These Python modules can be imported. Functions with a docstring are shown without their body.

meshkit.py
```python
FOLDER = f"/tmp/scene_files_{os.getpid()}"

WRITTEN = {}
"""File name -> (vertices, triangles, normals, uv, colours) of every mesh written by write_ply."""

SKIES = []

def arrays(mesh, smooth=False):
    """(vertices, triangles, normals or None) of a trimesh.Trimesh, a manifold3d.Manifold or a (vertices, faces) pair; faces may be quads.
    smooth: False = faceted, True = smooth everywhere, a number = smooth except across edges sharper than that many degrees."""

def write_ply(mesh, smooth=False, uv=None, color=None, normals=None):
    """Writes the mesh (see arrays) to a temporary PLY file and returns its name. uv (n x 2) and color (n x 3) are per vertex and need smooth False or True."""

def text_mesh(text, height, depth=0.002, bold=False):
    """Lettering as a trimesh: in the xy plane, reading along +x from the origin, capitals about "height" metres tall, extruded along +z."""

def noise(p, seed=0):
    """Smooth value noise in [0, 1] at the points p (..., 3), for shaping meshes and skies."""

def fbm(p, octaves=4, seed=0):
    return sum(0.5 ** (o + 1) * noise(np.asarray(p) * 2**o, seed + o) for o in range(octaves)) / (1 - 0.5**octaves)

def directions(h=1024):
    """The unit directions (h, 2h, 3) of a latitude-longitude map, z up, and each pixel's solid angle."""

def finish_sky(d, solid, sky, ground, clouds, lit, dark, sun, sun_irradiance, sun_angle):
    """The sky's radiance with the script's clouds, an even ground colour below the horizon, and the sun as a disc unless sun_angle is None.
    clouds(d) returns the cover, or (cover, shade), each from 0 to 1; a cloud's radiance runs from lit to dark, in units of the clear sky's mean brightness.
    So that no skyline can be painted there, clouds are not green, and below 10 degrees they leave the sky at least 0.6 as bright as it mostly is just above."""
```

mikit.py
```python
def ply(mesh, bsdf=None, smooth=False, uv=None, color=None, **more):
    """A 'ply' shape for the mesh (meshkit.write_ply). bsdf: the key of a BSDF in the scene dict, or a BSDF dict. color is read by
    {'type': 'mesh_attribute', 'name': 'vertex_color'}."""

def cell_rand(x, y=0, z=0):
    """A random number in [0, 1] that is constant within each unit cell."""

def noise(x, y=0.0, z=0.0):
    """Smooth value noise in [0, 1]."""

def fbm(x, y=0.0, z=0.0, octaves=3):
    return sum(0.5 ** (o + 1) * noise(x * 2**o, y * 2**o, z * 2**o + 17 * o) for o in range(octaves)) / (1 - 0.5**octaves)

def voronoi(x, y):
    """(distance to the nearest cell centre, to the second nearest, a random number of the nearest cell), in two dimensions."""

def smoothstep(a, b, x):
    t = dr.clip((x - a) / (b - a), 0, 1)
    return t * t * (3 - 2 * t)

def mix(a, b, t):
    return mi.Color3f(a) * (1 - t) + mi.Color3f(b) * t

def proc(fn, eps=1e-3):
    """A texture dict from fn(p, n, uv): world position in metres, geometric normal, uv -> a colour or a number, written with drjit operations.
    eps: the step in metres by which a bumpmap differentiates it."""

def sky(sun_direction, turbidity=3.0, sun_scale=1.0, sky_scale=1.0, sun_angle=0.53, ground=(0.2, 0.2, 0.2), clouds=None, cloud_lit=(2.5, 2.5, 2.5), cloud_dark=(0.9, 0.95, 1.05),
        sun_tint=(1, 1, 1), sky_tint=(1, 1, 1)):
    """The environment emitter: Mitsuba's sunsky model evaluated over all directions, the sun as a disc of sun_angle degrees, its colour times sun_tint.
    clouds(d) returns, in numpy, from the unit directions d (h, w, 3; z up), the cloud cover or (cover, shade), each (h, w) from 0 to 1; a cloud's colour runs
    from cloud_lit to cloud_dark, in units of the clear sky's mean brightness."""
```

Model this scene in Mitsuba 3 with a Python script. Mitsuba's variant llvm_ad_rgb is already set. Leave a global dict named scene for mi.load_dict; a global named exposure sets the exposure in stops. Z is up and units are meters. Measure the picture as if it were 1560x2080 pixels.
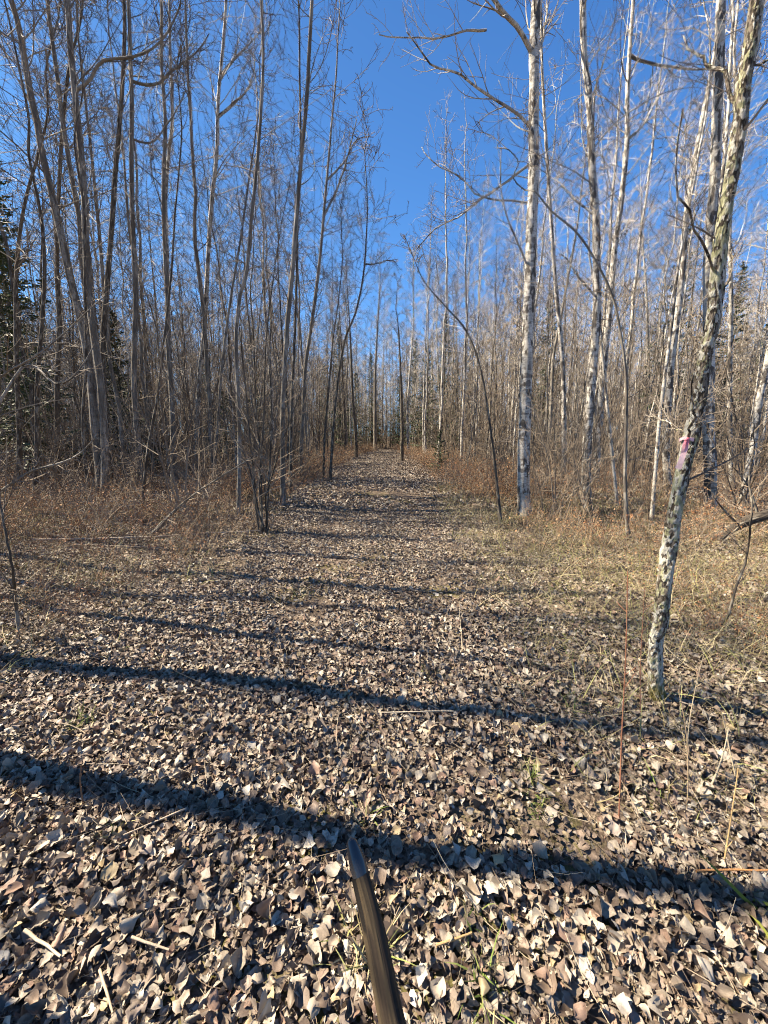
import math
import numpy as np
import drjit as dr
import mitsuba as mi
import meshkit
import mikit
from mikit import noise, fbm, smoothstep, mix
from scipy.interpolate import PchipInterpolator
from scipy.spatial import cKDTree

T = mi.ScalarTransform4f
scene, labels = {}, {}

# ------------------------------------------------------------------ camera, light, exposure
F_PX, EYE, PITCH = 781.0, 1.55, math.radians(11.0)      # focal length in pixels of the 1560 x 2080 photograph, eye height, downward pitch
scene['camera'] = {'type': 'perspective', 'fov': math.degrees(2 * math.atan(780 / F_PX)), 'fov_axis': 'x', 'near_clip': 0.05, 'far_clip': 3000.0,
                   'to_world': T().look_at(origin=[0, 0, EYE], target=[0, math.cos(PITCH), EYE - math.sin(PITCH)], up=[0, 0, 1])}
SUN = (-0.68, 0.12, 0.72)
scene['sky_light'] = mikit.sky(SUN, turbidity=2.2, sun_scale=1.75, sky_scale=0.68, sky_tint=(0.54, 0.90, 1.22), sun_tint=(0.94, 0.98, 1.04), ground=(0.14, 0.11, 0.08))
exposure = 3.0


def ray(px, py):
    x, y = (px - 780) / F_PX, (1040 - py) / F_PX
    return np.array([x, math.cos(PITCH) + y * math.sin(PITCH), -math.sin(PITCH) + y * math.cos(PITCH)])


def ground_at(px, py):
    """The spot on the level ground that the photograph shows at this pixel."""
    d = ray(px, py)
    return (d * (-EYE / d[2]))[:2]


def at(px, py, dist):
    """The point that many metres ahead along the ray of this pixel."""
    d = ray(px, py)
    return np.array([0, 0, EYE]) + d * (dist / d[1])


def to_px(p):
    x, y, z = p[0], p[1], p[2] - EYE
    d = y * math.cos(PITCH) - z * math.sin(PITCH)
    u = y * math.sin(PITCH) + z * math.cos(PITCH)
    return 780 + F_PX * x / d, 1040 - F_PX * u / d


def trail_centre(y):
    return np.where(y > 34, 0.045 * (y - 34), 0.0) - 0.25


def trail_half(y):
    return np.where(y < 9, 2.0 + 0.02 * y, np.where(y < 36, 2.35, np.maximum(1.3, 2.35 - 0.12 * (y - 36))))


def off_trail(x, y):
    """0 on the trail, growing with the metres away from its edge."""
    edge = 0.35 * (meshkit.noise(np.stack([x * 0.9, y * 0.9, x * 0], -1), 5) - 0.5) * 2
    return np.maximum(0, np.abs(x - trail_centre(y)) - trail_half(y) - edge)


def height(x, y):
    x, y = np.asarray(x, float), np.asarray(y, float)
    p = np.stack([x * 0.35, y * 0.35, x * 0], -1)
    q = np.stack([x * 1.7, y * 1.7, x * 0 + 9], -1)
    near = np.clip((np.hypot(x, y) - 3) / 8, 0, 1)
    far = 0.022 * np.maximum(0, y - 46) * (y < 130) + 0.022 * 84 * (y >= 130)
    return far + (meshkit.noise(p, 3) - 0.5) * 0.14 * near + (meshkit.noise(q, 4) - 0.5) * 0.035 + 0.10 * np.clip(np.abs(x) - 3, 0, 2.5) * near * 0.4


# ------------------------------------------------------------------ materials
def bsdf(name, color, rough=0.85, spec=0.25, bump=None, **more):
    d = {'type': 'principled', 'base_color': color if isinstance(color, dict) else {'type': 'rgb', 'value': list(color)}, 'roughness': rough, 'specular': spec, **more}
    if bump:
        d = {'type': 'bumpmap', 'arbitrary': bump[0], 'scale': bump[1], 'bsdf': d}
    scene[name] = {'type': 'twosided', 'bsdf': d}


def white_bark(p, n, uv):
    u, v = uv.x, uv.y
    c = mix((0.54, 0.52, 0.46), (0.37, 0.35, 0.30), smoothstep(0.3, 0.7, fbm(u * 9, v * 5.0, 2.0)))
    dash = smoothstep(0.60, 0.68, noise(u * 8, v * 30, 4.0)) * smoothstep(0.3, 0.5, noise(u * 4, v * 3, 1.0))
    c = mix(c, (0.09, 0.078, 0.066), dash * 0.85)
    fine = smoothstep(0.55, 0.70, noise(u * 16, v * 85, 4.0))
    c = mix(c, (0.22, 0.195, 0.165), fine * 0.6)
    scars = smoothstep(0.57, 0.66, fbm(u * 11, v * 7.0, 6.0, octaves=4) + 0.22 * noise(u * 2, v * 0.9, 3.0) - 0.09)
    c = mix(c, (0.055, 0.046, 0.038), scars * 0.92)
    low = 1 - smoothstep(0.1, 1.6, v + 1.2 * fbm(u * 9, v * 2, 3.0))
    return mix(c, (0.17, 0.15, 0.12), low * 0.5)


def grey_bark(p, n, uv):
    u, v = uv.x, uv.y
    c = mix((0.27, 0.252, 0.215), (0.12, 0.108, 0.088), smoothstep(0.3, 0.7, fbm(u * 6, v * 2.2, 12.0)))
    furrow = smoothstep(0.50, 0.66, fbm(u * 34, v * 5, 2.0))
    up = smoothstep(1.0, 6.0, v + 2.5 * noise(u * 3, v * 0.8, 1.0))
    c = mix(c, (0.075, 0.065, 0.052), furrow * (0.85 - 0.6 * up))
    scars = smoothstep(0.57, 0.68, fbm(u * 12, v * 7.0, 9.0, octaves=4) + 0.14 * noise(u * 2, v * 0.8, 3.0) - 0.07)
    c = mix(c, (0.08, 0.07, 0.058), scars * 0.85)
    marks = smoothstep(0.66, 0.74, noise(u * 12, v * 60, 4.0))
    return mix(c, (0.12, 0.10, 0.085), marks * 0.55)


def dark_bark(p, n, uv):
    u, v = uv.x, uv.y
    c = mix((0.11, 0.095, 0.075), (0.05, 0.042, 0.033), smoothstep(0.3, 0.7, fbm(u * 12, v * 4, 2.0)))
    c = mix(c, (0.045, 0.038, 0.03), smoothstep(0.52, 0.66, fbm(u * 40, v * 6, 5.0)) * 0.8)
    return mix(c, (0.28, 0.26, 0.21), smoothstep(0.58, 0.70, fbm(u * 16, v * 10, 7.0)) * 0.6)


def lichen_bark(p, n, uv):
    u, v = uv.x, uv.y
    c = mix((0.16, 0.135, 0.105), (0.04, 0.033, 0.025), smoothstep(0.35, 0.6, fbm(u * 90, v * 40, 2.0)))
    pale = smoothstep(0.50, 0.57, fbm(u * 62, v * 46, 5.0, octaves=5) + 0.34 * noise(u * 11, v * 6, 8.0) - 0.17)
    c = mix(c, mix((0.30, 0.29, 0.24), (0.48, 0.465, 0.40), noise(u * 160, v * 160)), pale * 0.93)
    green = smoothstep(0.58, 0.64, fbm(u * 55, v * 40, 8.0, octaves=5) + 0.28 * noise(u * 8, v * 4, 1.0) - 0.14)
    c = mix(c, (0.30, 0.30, 0.17), green * 0.65)
    foot = (1 - smoothstep(0.12, 0.42, v + 0.25 * noise(u * 20, v * 9, 2.0)))
    return mix(c, (0.11, 0.095, 0.02), foot * smoothstep(0.3, 0.55, fbm(u * 60, v * 44, 6.0)))


def twig_color(p, n, uv):
    return mix((0.42, 0.39, 0.33), (0.17, 0.145, 0.115), smoothstep(0.3, 0.7, fbm(p.x * 1.3, p.y * 1.3, p.z * 1.1)))


def brown_shaded_twig_color(p, n, uv):  # brown, with the backlit shade of the left crowns put into the colour
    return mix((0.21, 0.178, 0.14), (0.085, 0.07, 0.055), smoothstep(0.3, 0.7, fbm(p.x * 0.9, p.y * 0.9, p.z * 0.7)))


def brush_color(p, n, uv):
    return mix((0.235, 0.19, 0.14), (0.085, 0.066, 0.048), smoothstep(0.25, 0.7, fbm(p.x * 0.8, p.y * 0.8, p.z * 0.5)))


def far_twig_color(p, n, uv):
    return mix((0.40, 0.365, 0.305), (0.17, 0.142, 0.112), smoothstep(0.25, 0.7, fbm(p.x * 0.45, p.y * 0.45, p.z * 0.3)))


def soil(p, n, uv):
    c = mix((0.075, 0.056, 0.042), (0.15, 0.11, 0.08), fbm(p.x * 3, p.y * 3, 1.0))
    c = mix(c, (0.03, 0.023, 0.018), smoothstep(0.45, 0.6, fbm(p.x * 70, p.y * 70, 3.0, octaves=4)))
    c = mix(c, (0.20, 0.16, 0.12), smoothstep(0.60, 0.66, noise(p.x * 160, p.y * 160, 5.0)) * 0.7)
    far = smoothstep(10.0, 30.0, p.y)
    litter = mix((0.22, 0.175, 0.13), (0.06, 0.046, 0.035), smoothstep(0.35, 0.62, fbm(p.x * 16, p.y * 13, 7.0, octaves=4)))  # leaf tone with the shadow between leaves averaged into the colour
    c = mix(c, litter, 0.35 + 0.6 * far)
    moss = smoothstep(0.60, 0.70, fbm(p.x * 1.6 + 4.0, p.y * 1.6, 2.0)) * smoothstep(0.42, 0.6, fbm(p.x * 60, p.y * 60, 2.0))
    return mix(c, (0.085, 0.08, 0.022), moss * 0.7 * (1 - far))


def stick_color(p, n, uv):
    c = mix((0.030, 0.021, 0.013), (0.010, 0.008, 0.006), smoothstep(0.4, 0.6, fbm(uv.x * 90, uv.y * 4, 1.0)))
    return mix(c, (0.055, 0.040, 0.022), smoothstep(0.58, 0.7, noise(uv.x * 60, uv.y * 7, 5.0)))


V = {'type': 'mesh_attribute', 'name': 'vertex_color'}
bsdf('m_white_bark', mikit.proc(white_bark), 0.75, 0.3, (mikit.proc(lambda p, n, uv: fbm(uv.x * 22, uv.y * 30, 1.0) * 0.8 + noise(uv.x * 4, uv.y * 20, 3.0) * 0.5, 2e-3), 0.006))
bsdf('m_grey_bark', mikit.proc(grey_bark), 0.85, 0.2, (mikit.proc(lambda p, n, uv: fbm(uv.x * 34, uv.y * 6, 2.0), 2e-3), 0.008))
bsdf('m_dark_bark', mikit.proc(dark_bark), 0.9, 0.2, (mikit.proc(lambda p, n, uv: fbm(uv.x * 40, uv.y * 7, 2.0), 2e-3), 0.008))
bsdf('m_lichen_bark', mikit.proc(lichen_bark), 0.95, 0.1, (mikit.proc(lambda p, n, uv: fbm(uv.x * 62, uv.y * 46, 5.0, octaves=5), 0.8e-3), 0.016))
bsdf('m_twig', mikit.proc(twig_color), 0.7, 0.3)
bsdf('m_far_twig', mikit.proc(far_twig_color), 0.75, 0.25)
bsdf('m_brown_shaded_twig', mikit.proc(brown_shaded_twig_color), 0.7, 0.3)
bsdf('m_brush', mikit.proc(brush_color), 0.75, 0.25)
bsdf('m_leaf', V, 0.62, 0.35)
bsdf('m_dry', V, 0.7, 0.25)
bsdf('m_needles', V, 0.6, 0.3)
bsdf('m_soil', mikit.proc(soil), 0.95, 0.1, (mikit.proc(lambda p, n, uv: fbm(p.x * 60, p.y * 60, 1.0, octaves=4), 2e-3), 0.02))
bsdf('m_stick', mikit.proc(stick_color), 0.7, 0.25, (mikit.proc(lambda p, n, uv: fbm(uv.x * 90, uv.y * 5, 1.0), 0.8e-3), 0.006))
bsdf('m_stick_tip', (0.03, 0.032, 0.036), 0.22, 0.6)
bsdf('m_tape', mikit.proc(lambda p, n, uv: mix((0.62, 0.17, 0.21), (0.74, 0.52, 0.51), smoothstep(0.0, 0.10, uv.y))), 0.45, 0.4)
BARK = {'white': 'm_white_bark', 'grey': 'm_grey_bark', 'dark': 'm_dark_bark', 'lichen': 'm_lichen_bark'}


# ------------------------------------------------------------------ geometry helpers
def unit(v):
    return v / np.maximum(np.linalg.norm(v, axis=-1, keepdims=True), 1e-12)


def tubes(P, R, sides):
    """N polylines (N, n, 3) with radii (N, n) as open tubes in one (vertices, faces)."""
    P = np.asarray(P, float)
    N, n = P.shape[:2]
    t = unit(np.gradient(P, axis=1))
    ref = np.where(np.abs(t.mean(1)[:, None, 2:]) > 0.75, [1.0, 0.13, 0], [0.1, 0.12, 1.0])
    a = unit(ref - (ref * t).sum(-1, keepdims=True) * t)
    b = np.cross(t, a)
    ang = np.arange(sides) * 2 * np.pi / sides
    v = P[:, :, None] + R[:, :, None, None] * (np.cos(ang)[:, None] * a[:, :, None] + np.sin(ang)[:, None] * b[:, :, None])
    k, i, j = np.meshgrid(np.arange(N), np.arange(n - 1), np.arange(sides), indexing='ij')
    base, j2 = k * n * sides, (j + 1) % sides
    q = np.stack([base + i * sides + j, base + i * sides + j2, base + (i + 1) * sides + j2, base + (i + 1) * sides + j], -1).reshape(-1, 4)
    return v.reshape(-1, 3), np.vstack([q[:, [0, 1, 2]], q[:, [0, 2, 3]]])


def join(parts):
    vs, fs, at_ = [], [], 0
    for v, f in parts:
        vs.append(v); fs.append(f + at_); at_ += len(v)
    return np.vstack(vs), np.vstack(fs)


def trunk_tube(P, R, sides, rng, rough=0.06, v0=0.0):
    """A trunk with uneven girth; uv in metres (round, along)."""
    n = len(P)
    t = unit(np.gradient(P, axis=0))
    a = unit(np.array([1.0, 0, 0]) - t[:, :1] * t)
    b = np.cross(t, a)
    ang = np.linspace(0, 2 * np.pi, sides + 1)
    along = np.concatenate([[0], np.cumsum(np.linalg.norm(np.diff(P, axis=0), axis=1))])
    q = np.stack(np.broadcast_arrays(np.cos(ang)[None] * 1.2 + rng.random() * 50, np.sin(ang)[None] * 1.2, along[:, None] * 3.0), -1)
    r = R[:, None] * (1 + rough * 2 * (meshkit.fbm(q, 3, 11) - 0.5) * 2)
    if rough > .12:
        r = r * (1 + .30 * (meshkit.fbm(q * [5, 5, 9], 3, 12) - .5))
    v = P[:, None] + r[..., None] * (np.cos(ang)[None, :, None] * a[:, None] + np.sin(ang)[None, :, None] * b[:, None])
    i, j = np.meshgrid(np.arange(n - 1), np.arange(sides), indexing='ij')
    s = sides + 1
    f = np.stack([i * s + j, i * s + j + 1, (i + 1) * s + j + 1, (i + 1) * s + j], -1).reshape(-1, 4)
    uv = np.stack(np.broadcast_arrays(ang[None] * R[:, None].max() , along[:, None] + v0), -1).reshape(-1, 2)
    return (v.reshape(-1, 3), np.vstack([f[:, [0, 1, 2]], f[:, [0, 2, 3]]])), uv


def grow(S, D, L, n, up, wob, rng):
    """N polylines of n + 1 points from S along D, length L, bending upward and wandering."""
    d, p, out = unit(D), S.copy(), [S]
    bend = rng.normal(0, wob * 0.9, D.shape)
    for _ in range(n):
        d = unit(d + bend + rng.normal(0, wob * 0.55, d.shape) + np.array([0, 0, 1.0]) * (up if np.ndim(up) == 0 else up[:, None]))
        p = p + d * (L / n)[:, None]
        out.append(p)
    return np.stack(out, 1)


def sprout(P, R, k, t0, t1, angle, ratio, rng, taper=0.55):
    """k side shoots per polyline: (starts, directions, lengths, radii)."""
    N, n = P.shape[:2]
    t = t0 + (t1 - t0) * (np.arange(k)[None] + rng.random((N, k))) / k
    x = t * (n - 1)
    i = np.minimum(x.astype(int), n - 2)
    w = (x - i)[..., None]
    rows = np.arange(N)[:, None]
    S = P[rows, i] * (1 - w) + P[rows, i + 1] * w
    ax = unit(P[rows, i + 1] - P[rows, i])
    side = unit(np.cross(ax, rng.normal(0, 1, ax.shape)))
    an = np.radians(rng.normal(angle, 12, (N, k)))[..., None]
    D = ax * np.cos(an) + side * np.sin(an)
    Lp = np.linalg.norm(np.diff(P, axis=1), axis=-1).sum(1)
    L = Lp[:, None] * ratio * (1.15 - 0.75 * t) * rng.uniform(0.6, 1.3, (N, k))
    r = (R[rows, i] * (1 - w[..., 0]) + R[rows, i + 1] * w[..., 0]) * taper
    return S.reshape(-1, 3), D.reshape(-1, 3), L.reshape(-1), r.reshape(-1)


def fan_out(parents, pr, rng, kids=(5, 4), segs=(4, 2), sides=(3, 3), rmin=0.0024, ratio=(0.58, 0.55), up=0.05, taper=.5):
    """Two more orders of shoots on the given branches."""
    S, D, L, r = sprout(parents, pr, kids[0], 0.22, 1.0, 48, ratio[0], rng, taper)
    B = grow(S, D, L, segs[0], up, 0.10, rng)
    RB = np.maximum(np.linspace(1, 0.35, segs[0] + 1)[None] * r[:, None], rmin * 1.2)
    out = [tubes(B, RB, sides[0])]
    if kids[1]:
        S, D, L, r = sprout(B, RB, kids[1], 0.15, 1.0, 45, ratio[1], rng, 0.7)
        W = grow(S, D, L, segs[1], up * 0.6, 0.12, rng)
        out.append(tubes(W, np.maximum(np.linspace(1, 0.5, segs[1] + 1)[None] * r[:, None], rmin) * np.linspace(1, 0.7, segs[1] + 1)[None], sides[1]))
    return out


def crown(P, R, rng, count, start, reach, kids=(5, 4), segs=(6, 4, 2), sides=(4, 3, 3), rmin=0.0024, lift=55, up=0.10):
    """Branches on a trunk polyline from the height fraction start to its tip."""
    n = len(P)
    t = start + (0.985 - start) * np.sort(rng.random(count)) ** 0.9
    x = t * (n - 1)
    i = np.minimum(x.astype(int), n - 2)
    S = P[i] + (P[i + 1] - P[i]) * (x - i)[:, None]
    az = np.arange(count) * 2.4 + rng.normal(0, 0.6, count)
    el = np.radians(rng.normal(lift, 14, count) * (0.45 + 0.55 * t))
    D = np.stack([np.cos(az) * np.cos(el), np.sin(az) * np.cos(el), np.sin(el)], -1)
    s = np.clip((t - start) / (1 - start), 0, 1)
    L = reach * (0.35 + 1.1 * np.sin(np.pi * np.clip(0.15 + 0.8 * s, 0, 1))) * rng.uniform(0.45, 1.15, count) * 0.75
    r = np.minimum(R[i] * 0.30, 0.004 + 0.0065 * L)
    B = grow(S, D, L, segs[0], up, 0.13, rng)
    RB = np.maximum(np.linspace(1, 0.25, segs[0] + 1)[None] * r[:, None], rmin * 1.3)
    return [tubes(B, RB, sides[0])] + fan_out(B, RB, rng, kids, segs[1:], sides[1:], rmin)


def add(key, mesh, m, smooth=False, uv=None, color=None, label=None, category=None, group=None, kind=None):
    scene[key] = mikit.ply(mesh, m, smooth=smooth, uv=uv, color=color)
    tag(key, label, category, group, kind)
    return key


def tag(key, label=None, category=None, group=None, kind=None):
    d = {k: v for k, v in (('label', label), ('category', category), ('group', group), ('kind', kind)) if v}
    if d:
        labels[key] = {**labels.get(key, {}), **d}


COUNT = {}


def fresh(name):
    k = COUNT.get(name, 0)
    COUNT[name] = k + 1
    return name if k == 0 else f'{name}_{k:03d}'


def instance(key, group, x, y, z, rot, s=1.0, tilt=0.0, tilt_az=0.0, sz=None):
    m = T().translate([float(x), float(y), float(z)]).rotate([math.cos(tilt_az), math.sin(tilt_az), 0], tilt).rotate([0, 0, 1], float(rot)).scale([s, s, sz or s])
    scene[key] = {'type': 'instance', 'group': {'type': 'ref', 'id': group}, 'to_world': m}


# ------------------------------------------------------------------ the ground
def build_ground():
    def axis(lim, fine, far):
        a = [0.0]
        while a[-1] < lim:
            a.append(a[-1] + max(fine, (a[-1] - far) * 0.12 if a[-1] > far else 0))
        return np.array(a)
    xs = axis(420, 0.16, 8); xs = np.concatenate([-xs[:0:-1], xs])
    ys = axis(420, 0.16, 14); ys = np.concatenate([-axis(60, 0.4, 3)[:0:-1], ys])
    X, Y = np.meshgrid(xs, ys)
    v = np.stack([X, Y, height(X, Y) ], -1).reshape(-1, 3)
    nx, ny = len(xs), len(ys)
    i, j = np.meshgrid(np.arange(ny - 1), np.arange(nx - 1), indexing='ij')
    f = np.stack([i * nx + j, i * nx + j + 1, (i + 1) * nx + j + 1, (i + 1) * nx + j], -1).reshape(-1, 4)
    add('ground', (v, f), 'm_soil', smooth=True, kind='structure')


build_ground()

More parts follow.
